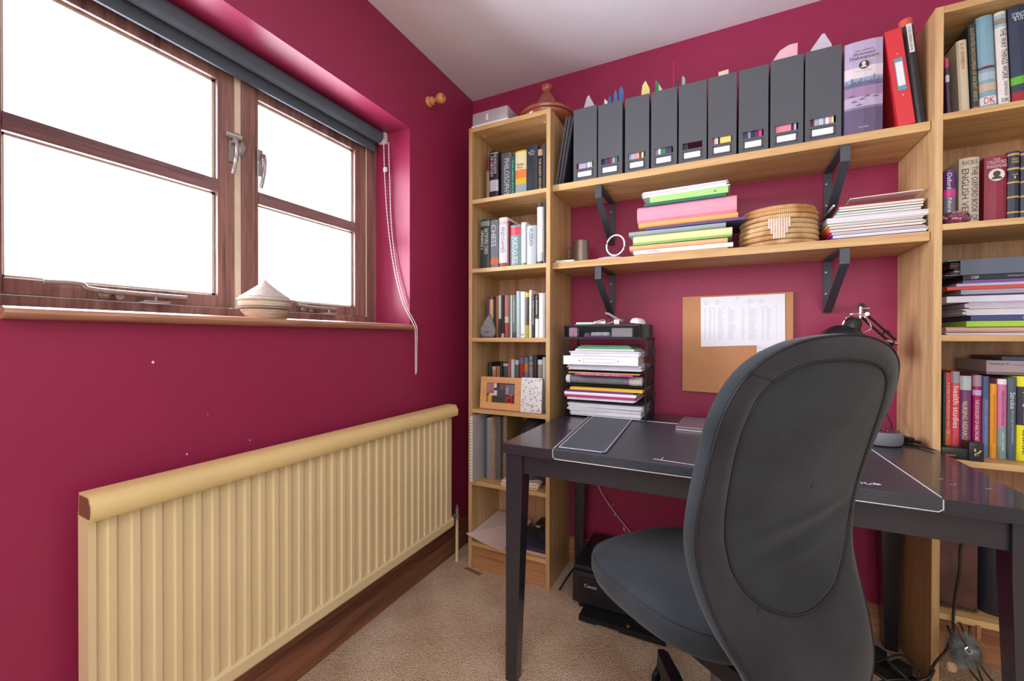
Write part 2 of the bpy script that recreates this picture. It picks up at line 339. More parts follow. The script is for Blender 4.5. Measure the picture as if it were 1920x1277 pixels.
# ------------------------------------------------------------------ bookcases
def bookcase(label, x0, x1, shelves, top, plinth, dep=.28, backz=0):
    t = thing('bookcase', label, 'bookcase', ((x0+x1)/2, -dep/2, 0)); T = .018
    for a in (x0, x1-T): sbox(a, a+T, -dep, -.001, 0.001, top, b=.0008).build('side_panel', M_oakv, t)
    sbox(x0+T, x1-T, -dep+.001, -.004, top-T-.002, top, b=.0008).build('top_panel', M_oakh, t)
    for i, z in enumerate(shelves):
        sbox(x0+T, x1-T, -dep+.001, -.012, z-T, z, b=.0008).build('shelf', M_oakh, t)
    sbox(x0+T, x1-T, -.010, -.004, backz, top-T-.002).build('back_panel', wood('oak_back', (196, 152, 112), (158, 112, 80), 'z', 26), t)
    if plinth: sbox(x0+T, x1-T, -dep+.012, -dep+.028, 0.001, plinth).build('plinth', wood('oak_plinth', (196, 142, 98), (150, 98, 62), 'x', 20), t)
    return t
LX0, LX1 = .150, .550
b1 = bookcase('tall narrow oak bookcase in the corner beside the radiator', LX0, LX1, [1.690, 1.375, 1.060, .735, .404, .124], 2.020, .104)
pk = MB()
for (x, y) in ((LX0+.05, -.22), (LX1-.05, -.22), (LX0+.3, -.05)): pk.lathe([(.006, 0), (.005, .0015)], (x, y, 1.9985), 12)
pk.build('shelf_pin', M_white, b1)
RX0 = 1.745
b2 = bookcase('wide oak bookcase standing at the right of the desk', RX0, 2.545, [1.710, 1.391, 1.070, .712, .262], 2.020, 0, backz=.17)

# wall shelves and brackets
def wshelf(z, label):
    o = sbox(.5515, 1.7435, -.258, -.001, z-.027, z, b=.0012).build('wall_shelf', M_oakh); return tag(o, label, 'shelf')
SU, SL = 1.704, 1.377
wshelf(SU, 'upper oak wall shelf carrying the black magazine files'); wshelf(SL, 'lower oak wall shelf carrying document stacks and the woven box')
BLX = .745
def bracket(x, zt, label):
    t = thing('shelf_bracket', label, 'bracket', (x, 0, zt-.18)); w = .0128; th = .006; d = .250; zb = zt-.192; m = MB()
    P = [(-.001, zt-.0005), (-d, zt-.0005), (-d, zt-.052), (-.014, zb-.002), (-.001, zb-.002)]
    Q = [(-.001-th, zt-.0005-th), (-d+th, zt-.0005-th), (-d+th, zt-.050), (-.001-th-.004, zb+.016), (-.001-th, zb+.014)]
    n = 5; vs = [(x-w, a, b) for a, b in P]+[(x+w, a, b) for a, b in P]+[(x-w, a, b) for a, b in Q]+[(x+w, a, b) for a, b in Q]; fs = []
    for i in range(n):
        j = (i+1) % n; fs += [(i, j, n+j, n+i), (2*n+i, 3*n+i, 3*n+j, 2*n+j), (i, 2*n+i, 2*n+j, j), (n+i, n+j, 3*n+j, 3*n+i)]
    m.add(vs, fs).build('bent_strap', M_dmetal, t)
    for z in (zt-.045, zt-.125):
        MB().lathe([(.0045, 0), (.0035, -.002), (.001, -.0022)], (x-.004, -.0073, z), 12, 'y').build('screw', mat('brass_screw', (206, 158, 120), .3, metal=.8), t)
bracket(BLX, SU-.027, 'dark metal bracket at the left under the upper wall shelf'); bracket(1.543, SU-.027, 'dark metal bracket at the right under the upper wall shelf')
bracket(BLX, SL-.027, 'dark metal bracket at the left under the lower wall shelf'); bracket(1.543, SL-.027, 'dark metal bracket at the right under the lower wall shelf')

# ------------------------------------------------------------------ books
ROWS = {
 'L1': dict(Y=-0.205, z=1.69, dep=0.15, tilt=0, items=[
  (0.197, 0.213, 0.218, (120, 30, 40), 'thin red and tan paperback at the left end of the narrow bookcase top shelf', {'bands': [(0, 0.7, (150, 125, 100))]}),
  (0.214, 0.26, 0.241, (38, 30, 42), 'thick black book with white title and pale badge on the narrow bookcase top shelf', {'txt': [('THE WORLD BOOK', (225, 220, 225), 0.55, 0.95, 0.35, 0.2), ('OF HISTORY', (225, 220, 225), 0.5, 0.9, 0.3, -0.2)], 'bands': [(0.22, 0.44, (190, 195, 205)), (0.95, 0.965, (200, 200, 200))]}),
  (0.276, 0.328, 0.219, (88, 98, 108), 'slate grey book titled PHILOSOPHY in large pale letters', {'txt': [('PHILOSOPHY', (205, 212, 220), 0.1, 0.88, 0.5, 0.1)], 'bands': [(0.02, 0.1, (60, 75, 100))]}),
  (0.33, 0.346, 0.2, (35, 105, 100), 'narrow teal green book between the grey and the yellow one on the top shelf', {'txt': [('THE NEW ATLAS', (150, 210, 190), 0.1, 0.9, 0.5, 0)]}),
  (0.348, 0.404, 0.216, (215, 180, 60), 'yellow book with a cream label and painted figures on its spine', {'htxt': [('Pocket', (60, 60, 60), 0.68, 0.74, 0.6), ('Music', (60, 60, 60), 0.62, 0.67, 0.5)], 'bands': [(0.6, 0.97, (228, 215, 170)), (0.42, 0.6, (225, 130, 70)), (0.05, 0.3, (150, 165, 170))]}),
  (0.406, 0.459, 0.228, (42, 50, 62), 'tall dark slate book with small pale title at the top of its spine', {'htxt': [('THE', (190, 195, 200), 0.88, 0.91, 0.3), ('BEST OF', (190, 195, 200), 0.84, 0.875, 0.6), ('TIMES', (190, 195, 200), 0.8, 0.83, 0.45)]}),
  (0.461, 0.484, 0.207, (28, 28, 32), 'narrow black book with gold title and portrait on the top shelf', {'txt': [('THE SHORT HISTORY', (205, 170, 110), 0.08, 0.78, 0.5, 0)], 'bands': [(0.84, 0.98, (190, 150, 120))]}),
  (0.485, 0.497, 0.225, (62, 70, 82), 'thin slate book touching the right side of the narrow bookcase top shelf', {}),
 ]),
 'L2': dict(Y=-0.245, z=1.375, dep=0.17, tilt=0, items=[
  (0.189, 0.237, 0.231, (42, 58, 58), 'dark green chess openings book with white lettering at the left of its shelf', {'txt': [('BATSFORD CHESS', (225, 230, 225), 0.3, 0.8, 0.4, 0.2), ('OPENINGS 2', (225, 230, 225), 0.4, 0.78, 0.3, -0.25)], 'bands': [(0.86, 0.96, (120, 140, 130))]}),
  (0.24, 0.282, 0.221, (112, 120, 130), 'mid grey book with CHESS down its spine and an orange patch below', {'txt': [('CHESS', (215, 220, 225), 0.45, 0.9, 0.6, 0)], 'bands': [(0.08, 0.22, (205, 110, 60))]}),
  (0.286, 0.329, 0.227, (222, 222, 228), 'thick white book with a red foot beside the grey chess book', {'bands': [(0.0, 0.1, (160, 50, 60)), (0.86, 0.93, (225, 180, 190))], 'txt': [('ENDGAMES', (120, 120, 130), 0.3, 0.8, 0.4, 0)]}),
  (0.331, 0.341, 0.209, (120, 40, 50), 'thin dark red book between the thick white and the grey green one', {}),
  (0.343, 0.397, 0.186, (110, 138, 146), 'grey green book titled PORTUGUESE under a red band', {'txt': [('PORTUGUESE', (215, 225, 225), 0.08, 0.7, 0.5, 0)], 'bands': [(0.76, 0.95, (200, 60, 85))]}),
  (0.398, 0.423, 0.193, (205, 210, 212), 'plain pale grey slim book right of the PORTUGUESE book', {'bands': [(0.0, 0.08, (120, 140, 60))]}),
  (0.425, 0.47, 0.174, (170, 178, 188), 'silvery book with faint blue title low on the second shelf', {'txt': [('RUSSIAN', (90, 105, 130), 0.5, 0.92, 0.4, 0)]}),
  (0.474, 0.504, 0.268, (222, 222, 228), 'tallest white and black book on the second shelf of the narrow bookcase', {'bands': [(0.0, 0.06, (40, 40, 45)), (0.93, 1, (40, 40, 45)), (0.06, 0.2, (180, 185, 190))]}),
  (0.505, 0.514, 0.269, (55, 58, 65), 'thin tall dark booklet squeezed at the right end of the second shelf', {}),
 ]),
 'L3': dict(Y=-0.215, z=1.06, dep=0.13, tilt=0, items=[
  (0.21, 0.219, 0.195, (70, 60, 100), 'thin violet booklet at the left end of the third shelf row', {}),
  (0.22, 0.242, 0.192, (215, 165, 130), 'peach paperback with a dark red top behind the leaf shaped stone', {'bands': [(0.93, 1, (130, 35, 40))]}),
  (0.244, 0.256, 0.191, (30, 28, 32), 'thin black paperback next to the peach one', {}),
  (0.258, 0.269, 0.193, (150, 95, 50), 'thin brown orange paperback left of the white topped book', {}),
  (0.27, 0.283, 0.195, (200, 205, 212), 'book with pale upper spine and black lower spine on the third shelf', {'bands': [(0, 0.45, (35, 45, 50))]}),
  (0.284, 0.298, 0.195, (26, 28, 36), 'black paperback with a cream foot patch beside the rosy book', {'bands': [(0, 0.1, (190, 180, 160))]}),
  (0.3, 0.323, 0.194, (185, 110, 110), 'rosy red paperback with pale stripe on the third shelf', {'bands': [(0.0, 0.35, (170, 60, 60)), (0.35, 0.5, (200, 190, 170))]}),
  (0.324, 0.332, 0.191, (70, 100, 80), 'very thin green paperback right of the rosy book', {}),
  (0.333, 0.34, 0.193, (215, 218, 222), 'very thin white paperback left of the grey lettered book', {}),
  (0.34, 0.36, 0.194, (112, 118, 122), 'grey paperback with white vertical lettering on the third shelf', {'txt': [('THE LOST LANGUAGE', (225, 225, 225), 0.35, 0.85, 0.4, 0)], 'bands': [(0.0, 0.12, (70, 72, 80))]}),
  (0.361, 0.379, 0.21, (175, 205, 210), 'pale aqua paperback a little taller than the grey one', {}),
  (0.381, 0.406, 0.207, (235, 235, 238), 'white paperback with three black dots near its foot', {'htxt': [('...', (30, 30, 30), 0.05, 0.08, 0.5)]}),
  (0.407, 0.425, 0.201, (52, 50, 45), 'dark paperback with a yellow green lower patch on the third shelf', {'bands': [(0.0, 0.28, (165, 160, 40)), (0.9, 1, (200, 180, 60))]}),
  (0.426, 0.437, 0.212, (225, 218, 208), 'slim cream white paperback taller than the black ones beside it', {}),
  (0.438, 0.453, 0.193, (30, 30, 38), 'black paperback with tiny white title left of the half black book', {'txt': [('MODERN SHORT STORIES', (220, 220, 220), 0.3, 0.85, 0.4, 0)]}),
  (0.454, 0.47, 0.187, (45, 42, 48), 'paperback black above and white below on the third shelf', {'bands': [(0.0, 0.45, (235, 235, 235)), (0.96, 1, (130, 35, 45))], 'txt': [('GRAMMAR', (215, 215, 215), 0.55, 0.9, 0.5, 0)]}),
  (0.471, 0.494, 0.196, (238, 236, 240), 'broad plain white paperback near the right end of the third shelf', {}),
  (0.495, 0.503, 0.197, (150, 155, 160), 'thin grey paperback against the right panel of the third shelf', {}),
 ]),
 'L4': dict(Y=-0.165, z=0.735, dep=0.12, tilt=0, items=[
  (0.184, 0.205, 0.206, (25, 42, 38), 'dark green book peeping above the left of the photo frame', {}),
  (0.208, 0.228, 0.188, (175, 130, 105), 'short tan paperback above the photo frame', {'bands': [(0.9, 1, (200, 170, 150))]}),
  (0.231, 0.251, 0.189, (170, 105, 80), 'short orange brown paperback above the photo frame', {}),
  (0.254, 0.264, 0.207, (35, 45, 42), 'thin blackish book above the middle of the photo frame', {}),
  (0.266, 0.293, 0.205, (55, 78, 72), 'muted green book above the photo frame', {'bands': [(0.93, 1, (190, 190, 190))]}),
  (0.294, 0.306, 0.214, (170, 95, 85), 'thin brick red book above the right of the photo frame', {}),
  (0.308, 0.327, 0.224, (205, 210, 216), 'white grey book standing tall above the photo frame right end', {}),
  (0.329, 0.349, 0.222, (85, 105, 100), 'grey green book between the white and violet ones on the fourth shelf', {'bands': [(0.9, 1, (190, 195, 200))]}),
  (0.352, 0.374, 0.235, (110, 105, 150), 'violet blue book with a red lower spine on the fourth shelf', {'bands': [(0, 0.88, (170, 35, 50))]}),
  (0.375, 0.398, 0.236, (105, 110, 145), 'blue violet book with an orange label on the fourth shelf', {'bands': [(0.7, 0.88, (190, 120, 50))]}),
  (0.401, 0.421, 0.242, (135, 142, 148), 'grey book with ribbed pale spine on the fourth shelf', {'bands': [(0.9, 0.92, (80, 85, 90)), (0.8, 0.82, (80, 85, 90))]}),
  (0.422, 0.442, 0.243, (40, 44, 48), 'black book right of the ribbed grey one on the fourth shelf', {}),
  (0.445, 0.467, 0.226, (165, 150, 138), 'white and brown book near the right end of the fourth shelf', {'bands': [(0.9, 1, (225, 225, 225))]}),
  (0.469, 0.484, 0.237, (195, 215, 220), 'pale aqua book against the right panel of the fourth shelf', {}),
 ]),
 'R1': dict(Y=-0.235, z=1.71, dep=0.17, tilt=-2.4, items=[
  (1.785, 1.793, 0.18, (75, 40, 80), 'thin purple booklet with a pink top at the left of the wide bookcase top shelf', {'bands': [(0.84, 1, (205, 60, 110)), (0.6, 0.72, (200, 200, 205))]}),
  (1.811, 1.834, 0.223, (212, 200, 172), 'cream book with a red author name on its plain spine', {'txt': [('E. H. GOMBRICH', (190, 75, 65), 0.62, 0.95, 0.32, 0)]}),
  (1.836, 1.852, 0.263, (48, 58, 62), 'narrow black encyclopedia with gold title leaning on the top shelf', {'txt': [('ILLUSTRATED ENCYCLOPEDIA OF ANCIENT GREECE', (200, 175, 120), 0.14, 0.95, 0.5, 0)], 'bands': [(0.03, 0.08, (205, 110, 70))]}),
  (1.854, 1.889, 0.278, (125, 165, 182), 'light blue book with animal photos and a red publisher mark at its foot', {'htxt': [('DK', (205, 40, 50), 0.085, 0.15, 0.62)], 'bands': [(0.43, 0.5, (150, 155, 165)), (0.33, 0.415, (165, 185, 200)), (0.215, 0.30, (200, 175, 150)), (0.445, 0.475, (70, 60, 75)), (0.075, 0.16, (228, 224, 226))]}),
  (1.892, 1.916, 0.279, (222, 215, 212), 'white book about the way things work with a small picture at the top', {'txt': [('THE WAY THINGS WORK', (55, 55, 65), 0.3, 0.82, 0.52, 0.1), ('DAVID MACAULAY', (80, 80, 90), 0.13, 0.28, 0.3, 0.1)], 'htxt': [('DK', (50, 50, 60), 0.075, 0.11, 0.6)], 'bands': [(0.84, 0.97, (150, 185, 195)), (0.87, 0.93, (205, 180, 150))]}),
  (1.919, 1.956, 0.294, (45, 55, 78), 'tall navy science book with green and red glow at its foot', {'htxt': [('SCIENCE', (220, 225, 235), 0.88, 0.93, 0.7), ('& US', (220, 225, 235), 0.85, 0.885, 0.5)], 'bands': [(0.22, 0.3, (90, 170, 40)), (0.06, 0.15, (150, 30, 40))]}),
 ]),
 'R2': dict(Y=-0.215, z=1.391, dep=0.15, tilt=0, items=[
  (1.79, 1.817, 0.171, (110, 105, 130), 'grey and purple nursing dictionary with a pink band', {'txt': [('Oxford', (235, 235, 245), 0.68, 0.96, 0.42, -0.1), ('Nursing', (235, 235, 245), 0.12, 0.52, 0.42, -0.1)], 'bands': [(0.68, 1, (95, 40, 120)), (0.54, 0.66, (215, 50, 150))]}),
  (1.823, 1.867, 0.202, (202, 188, 170), 'beige poetry anthology with large dark title down its spine', {'txt': [('THE OXFORD BOOK OF', (70, 70, 78), 0.08, 0.86, 0.3, 0.24), ('ENGLISH VERSE', (70, 70, 78), 0.06, 0.84, 0.34, -0.22)], 'htxt': [('RICKS', (110, 105, 105), 0.9, 0.955, 0.75)]}),
  (1.877, 1.924, 0.197, (140, 35, 62), 'glossy burgundy collected plays with a white oval portrait', {'htxt': [('THE', (225, 190, 195), 0.93, 0.96, 0.3), ('STRATFORD', (230, 200, 205), 0.875, 0.925, 0.85), ('SHAKESPEARE', (230, 200, 205), 0.82, 0.865, 0.9)], 'oval': 1}),
  (1.925, 1.95, 0.203, (38, 42, 62), 'navy bound volume with gold bands and a gold numeral one', {'htxt': [('VOLUME', (220, 190, 120), 0.66, 0.68, 0.5), ('I', (220, 190, 120), 0.61, 0.65, 0.12), ('GREAT', (220, 190, 120), 0.87, 0.9, 0.6), ('WORKS', (220, 190, 120), 0.83, 0.86, 0.6)], 'bands': [(0.94, 0.97, (200, 165, 90)), (0.74, 0.77, (200, 165, 90)), (0.55, 0.575, (200, 165, 90)), (0.345, 0.37, (200, 165, 90)), (0.13, 0.155, (200, 165, 90))]}),
  (1.951, 1.974, 0.2, (40, 44, 66), 'navy bound gold banded volume partly cut by the right picture edge', {'bands': [(0.94, 0.97, (200, 165, 90)), (0.74, 0.77, (200, 165, 90)), (0.55, 0.575, (200, 165, 90)), (0.345, 0.37, (200, 165, 90)), (0.13, 0.155, (200, 165, 90))]}),
 ]),
 'R4': dict(Y=-0.215, z=0.712, dep=0.16, tilt=0, items=[
  (1.791, 1.795, 0.245, (30, 70, 65), 'thin dark green book at the far left of the textbook row', {}),
  (1.796, 1.808, 0.245, (195, 55, 60), 'red nursing textbook with an orange foot and a pale lettered spine', {'txt': [('A GUIDE TO PROFESSIONAL PRACTICE', (240, 215, 200), 0.25, 0.88, 0.4, 0)], 'bands': [(0, 0.1, (215, 85, 40)), (0.1, 0.3, (210, 100, 60))]}),
  (1.809, 1.828, 0.249, (218, 80, 95), 'coral red textbook titled health studies with grey top', {'txt': [('health studies', (245, 235, 235), 0.32, 0.82, 0.7, 0)], 'bands': [(0.86, 1, (160, 150, 165))]}),
  (1.829, 1.854, 0.237, (120, 60, 115), 'purple textbook titled NURSING RESEARCH with pale top', {'txt': [('NURSING RESEARCH', (240, 225, 150), 0.18, 0.68, 0.38, -0.12), ('Reading, using and creating', (215, 190, 215), 0.2, 0.66, 0.16, -0.33)], 'bands': [(0.82, 1, (185, 195, 200))]}),
  (1.856, 1.875, 0.24, (165, 30, 95), 'magenta sociology of healthcare textbook with a grey foot', {'txt': [('THE SOCIOLOGY OF HEALTHCARE', (240, 225, 235), 0.2, 0.7, 0.42, -0.1)], 'bands': [(0.86, 1, (170, 140, 160)), (0.75, 0.82, (200, 170, 215)), (0, 0.08, (190, 170, 185))]}),
  (1.876, 1.89, 0.237, (92, 108, 150), 'grey blue slim textbook with a darker top', {'txt': [('MENTAL HEALTH PRACTICE', (150, 165, 200), 0.15, 0.7, 0.35, 0)], 'bands': [(0.72, 1, (70, 88, 125))]}),
  (1.892, 1.907, 0.216, (228, 150, 35), 'orange yellow textbook shorter than its neighbours', {'txt': [('RETHINKING COMMUNITY CARE PRACTICE', (190, 100, 30), 0.2, 0.85, 0.35, 0)]}),
  (1.908, 1.927, 0.231, (205, 115, 165), 'textbook pink above and grey green below about dementia care', {'txt': [('SHARED DECISION IN DEMENTIA CARE', (120, 50, 90), 0.42, 0.86, 0.3, 0), ('LUKE J. TANNER', (225, 235, 235), 0.1, 0.34, 0.28, 0)], 'bands': [(0, 0.4, (125, 150, 150)), (0.93, 1, (235, 230, 235))]}),
  (1.928, 1.946, 0.236, (78, 92, 105), 'slate textbook about stroke rehabilitation', {'txt': [('Stroke', (215, 225, 230), 0.62, 0.82, 0.6, 0), ('Psychology and rehabilitation', (190, 200, 210), 0.2, 0.6, 0.3, 0)]}),
  (1.947, 1.972, 0.24, (225, 220, 20), 'bright yellow psychology book with a black panel', {'txt': [('Psychology Student', (235, 235, 235), 0.45, 0.86, 0.45, 0.1), ('Guide', (40, 40, 45), 0.08, 0.38, 0.4, 0.1)], 'bands': [(0.42, 0.88, (38, 32, 52))]}),
 ]),
}
STACKS = {
 'A': dict(Y=-0.235, items=[
  (0.886, 1.212, 1.381, 1.386, (190, 150, 95), 'thin tan card lying under the left document stack on the lower wall shelf', 'sheet'),
  (0.882, 1.229, 1.385, 1.402, (228, 230, 238), 'white wallet with red handwriting at the foot of the left document stack', 'wallet'),
  (0.866, 1.21, 1.404, 1.423, (238, 175, 130), 'peach folder just above the white wallet at the foot of the left stack', 'folder'),
  (0.88, 1.225, 1.423, 1.428, (120, 190, 110), 'thin green card between the peach folder and the pale yellow folder', 'sheet'),
  (0.88, 1.225, 1.429, 1.459, (232, 228, 160), 'thick pale yellow folder in the left document stack', 'folder'),
  (0.864, 1.205, 1.461, 1.478, (150, 165, 168), 'grey green sheaf sticking out left of the pale yellow folder', 'folder'),
  (0.928, 1.27, 1.472, 1.487, (85, 75, 125), 'purple wallet poking out right towards the woven basket', 'wallet'),
  (0.9, 1.243, 1.49, 1.51, (245, 170, 105), 'orange folder under the thick pink folder', 'folder'),
  (0.896, 1.24, 1.512, 1.57, (232, 150, 170), 'thick pink folder with curved spine in the left stack', 'folder'),
  (0.922, 1.206, 1.568, 1.581, (30, 105, 90), 'dark green slim folder on the thick pink one', 'wallet'),
  (0.944, 1.213, 1.58, 1.604, (165, 215, 125), 'light green exam booklet with the number 36 on its edge', 'booklet'),
  (0.914, 1.216, 1.61, 1.627, (222, 222, 230), 'loose white papers topmost of the left document stack', 'papers'),
 ]),
 'R3': dict(Y=-0.225, items=[
  (1.792, 1.964, 1.07, 1.077, (215, 212, 222), 'thin white pad lying directly on the third shelf of the wide bookcase', 'papers'),
  (1.792, 1.964, 1.078, 1.094, (205, 165, 155), 'dusty pink folder low in the wide bookcase stack', 'folder'),
  (1.836, 1.964, 1.1, 1.111, (165, 205, 70), 'lime green workbook in the wide bookcase stack', 'wallet'),
  (1.845, 1.964, 1.113, 1.128, (55, 70, 120), 'navy skills workbook with pale capital letters on its edge', 'wallet'),
  (1.829, 1.964, 1.13, 1.147, (222, 222, 232), 'white sheaf under the lilac pages in the wide bookcase stack', 'papers'),
  (1.836, 1.964, 1.147, 1.166, (205, 195, 212), 'lilac white block of pages in the wide bookcase stack', 'papers'),
  (1.793, 1.964, 1.168, 1.185, (215, 212, 230), 'white curling wallet in the middle of the wide bookcase stack', 'wallet'),
  (1.829, 1.964, 1.184, 1.189, (45, 35, 80), 'thin indigo book above the white curling wallet', 'wallet'),
  (1.824, 1.964, 1.19, 1.203, (160, 155, 178), 'grey lilac book below the red edged magazine', 'wallet'),
  (1.794, 1.964, 1.206, 1.213, (205, 75, 60), 'thin red magazine jutting left in the wide bookcase stack', 'wallet'),
  (1.814, 1.964, 1.213, 1.222, (190, 175, 205), 'pale lilac booklet just above the red magazine', 'wallet'),
  (1.828, 1.963, 1.222, 1.231, (110, 80, 150), 'purple booklet under the black revision guide', 'wallet'),
  (1.828, 1.963, 1.231, 1.246, (30, 32, 40), 'black chemistry revision guide with white lettering on its edge', 'wallet'),
 ]),
 'T': dict(Y=-0.26, items=[
  (0.621, 0.923, 0.733, 0.753, (222, 222, 232), 'lowest sheaf of white paper at the foot of the black letter trays', 'papers'),
  (0.616, 0.927, 0.755, 0.786, (205, 206, 214), 'thick slightly fanned sheaf of paper in the bottom letter tray', 'papers'),
  (0.604, 0.897, 0.812, 0.823, (225, 225, 235), 'white sheet with a drooping corner in the fourth letter tray', 'papers'),
  (0.602, 0.893, 0.825, 0.834, (190, 35, 110), 'magenta wallet in the fourth letter tray', 'wallet'),
  (0.593, 0.899, 0.835, 0.847, (232, 228, 238), 'white wallet above the magenta one', 'wallet'),
  (0.609, 0.889, 0.849, 0.857, (100, 40, 120), 'deep purple wallet in the fourth letter tray', 'wallet'),
  (0.625, 0.924, 0.859, 0.87, (225, 180, 60), 'yellow wallet lying on the purple one', 'wallet'),
  (0.646, 0.886, 0.913, 0.922, (185, 50, 130), 'pink magazine with tiny pale lettering above the grey roll', 'wallet'),
  (0.618, 0.912, 0.926, 0.932, (190, 160, 90), 'thin ochre card above the pink magazine', 'sheet'),
  (0.613, 0.92, 0.936, 0.957, (222, 218, 235), 'white wavy sheaf under the white ring binder', 'papers'),
  (0.622, 0.914, 1.006, 1.024, (228, 228, 238), 'sheaf of white paper on the white ring binder', 'papers'),
  (0.641, 0.896, 1.024, 1.035, (218, 218, 226), 'narrower white sheaf beneath the green folder in the top tray', 'papers'),
  (0.659, 0.88, 1.035, 1.043, (60, 160, 80), 'bright green folder in the top letter tray', 'wallet'),
  (0.67, 0.872, 1.043, 1.049, (90, 100, 105), 'curled grey sheet topmost in the top letter tray', 'sheet'),
 ]),
}

def book(nm, x0, x1, Y, z, h, dep, col, label, o, grp=None, tilt=0, cat='book'):
    w_ = max(x1-x0-.0006, .002); h = min(h, 2.000-z-.006) if z > 1.5 else h
    t = thing(nm, label, cat, ((x0+x1)/2, Y, z+.0005+abs(math.sin(math.radians(tilt)))*w_/2), grp, local=True, rot=(0, math.radians(tilt), 0)); m = MB()
    cm = mat('cover_%d_%d_%d' % col, col, .38, .05, 60); hw = w_/2; bt = min(.0022, w_*.18)
    r = min(.006, w_*.22) if w_ > .012 else .0008
    outer = [(-hw, dep), (-hw, r), (-hw*.6, r*.25), (0, 0), (hw*.6, r*.25), (hw, r), (hw, dep)]
    inner = [(hw-bt, dep), (hw-bt, r+bt), (-hw+bt, r+bt), (-hw+bt, dep)]
    m.prism(outer+inner, 0, h, 'z').build('cover', cm, t)
    sbox(-hw+bt, hw-bt, r+bt, dep-.004, .003, h-.003).build('pages', M_pages, t)
    for (a, b, c) in o.get('bands', []):
        poly = [(-hw-.0002, r+.004), (-hw-.0002, r), (-hw*.6, r*.25-.0005), (0, -.0005), (hw*.6, r*.25-.0005), (hw+.0002, r), (hw+.0002, r+.004)]
        MB().prism(poly, h*a+.0004, h*b-.0004, 'z').build('spine_band', paint(c, .4), t)
    for (s, c, a, b, ac, off) in o.get('txt', []):
        lettering(t, s, (off*w_, -.0009+abs(off)*r*.6, h*(a+b)/2), -Z_, X_, h*(b-a), w_*ac, c)
    for (s, c, a, b, wf) in o.get('htxt', []):
        lettering(t, s, (0, -.0010, h*(a+b)/2), X_, Z_, w_*wf, h*(b-a), c)
    if o.get('oval'):
        MB().lathe([(.001, .0006), (.0165, 0), (.017, .0008)], (0, -.0016, h*.715), 28, 'y', sx=1, sy=1.05).build('oval_portrait', paint((225, 218, 214)), t)
        m = MB(); m.lathe([(.0075, 0), (.0076, .0008)], (0, -.0024, h*.732), 18, 'y', sy=1.1); m.prism([(-.012, h*.655), (.012, h*.655), (.007, h*.69), (-.007, h*.69)], -.0024, -.0016, 'y'); m.build('portrait_figure', paint((70, 60, 62)), t)
    return t
NM = {'L1': 'book', 'L2': 'book', 'L3': 'book', 'L4': 'book', 'R1': 'book', 'R2': 'book', 'R4': 'book'}
for k, r in ROWS.items():
    for (x0, x1, h, c, lab, o) in r['items']:
        dx = math.sin(math.radians(-r['tilt']))*h/2
        book('book', x0+dx, x1+dx, r['Y'], r['z'], h, r['dep'], c, lab, o, tilt=r['tilt'])
# ------------------------------------------------------------------ stacks of documents
def slab(x0, x1, y0, y1, z0, z1, col, label, kind, rot=0, text=None):
    cx, cy = (x0+x1)/2, (y0+y1)/2; h = z1-z0-.0004; w_, d = x1-x0, y1-y0
    cat = {'sheet': 'card', 'papers': 'papers', 'folder': 'folder', 'wallet': 'folder', 'booklet': 'booklet'}[kind]
    nm = {'sheet': 'card_sheet', 'papers': 'paper_sheaf', 'folder': 'document_folder', 'wallet': 'document_wallet', 'booklet': 'exam_booklet'}[kind]
    if 'book' in label or 'magazine' in label or 'guide' in label: cat = 'booklet'; nm = 'booklet'
    t = thing(nm, label, cat, (cx, cy, z0+.0002), local=True, rot=(0, 0, rot)); cm = mat('card_%d_%d_%d' % col, col, .5, .05, 25)
    if kind == 'papers':
        n = max(2, min(7, int(h/.0028))); hh = h/n
        for i in range(n):
            a = random.uniform(-.003, .009); b = random.uniform(-.010, .003); q = random.uniform(-.02, .02)
            sbox(-w_/2+a, w_/2+b, -d/2+random.uniform(0, .006), d/2, i*hh, (i+1)*hh-.0004, rot=q).build('sheet', cm, t)
    elif kind == 'folder':
        bt = .0012; r = min(h*.5, .012)
        pr = [(-d/2+r, 0), (d/2, 0), (d/2, bt), (-d/2+r, bt), (-d/2+bt, h*.3), (-d/2+bt, h*.7), (-d/2+r, h-bt), (d/2, h-bt), (d/2, h), (-d/2+r, h), (-d/2+r*.3, h*.86), (-d/2, h*.6), (-d/2, h*.4), (-d/2+r*.3, h*.14)]
        MB().prism(pr, -w_/2, w_/2, 'x').build('cover', cm, t)
        sbox(-w_/2+.004, w_/2-.004, -d/2+r, d/2-.003, bt+.0003, h-bt-.0003).build('paper_block', M_paper, t)
    else:
        m = MB().box(-w_/2, w_/2, -d/2, d/2, 0, h, b=min(.0015, h*.3)); m.build('cover', cm, t)
    if text:
        for (s, c, fx, L, H) in text: lettering(t, s, (-w_/2+fx*w_, -d/2-.0006, h*.5), X_, Z_, L, min(H, h*.85), c)
    return t
TX = {'exam booklet': [('36', (40, 70, 40), .84, .010, .008)],
      'navy skills': [('GCSE SKILLS WORKBOOK FOR ENGLISH', (200, 205, 225), .62, .085, .008)],
      'black chemistry': [('CGP', (230, 230, 235), .10, .016, .008), ('GCSE Edexcel Chemistry', (190, 190, 200), .46, .05, .006)],
      'red handwriting': [('SHOPPING', (190, 40, 60), .22, .05, .006)],
      'pink magazine': [('GCSE Science  Maths  English  Revision', (240, 220, 235), .45, .16, .005)]}
def txt_for(lab):
    for k, v in TX.items():
        if k in lab: return v
z = SL
for (x0, x1, z0, z1, c, lab, kind) in STACKS['A']['items']:
    zz = z1 if z1 > z+.003 else z+.004
    slab(x0, x1, -.235, -.02, z, zz, c, lab, kind, rot=random.uniform(-.012, .012), text=txt_for(lab)); z = zz
z = 1.070
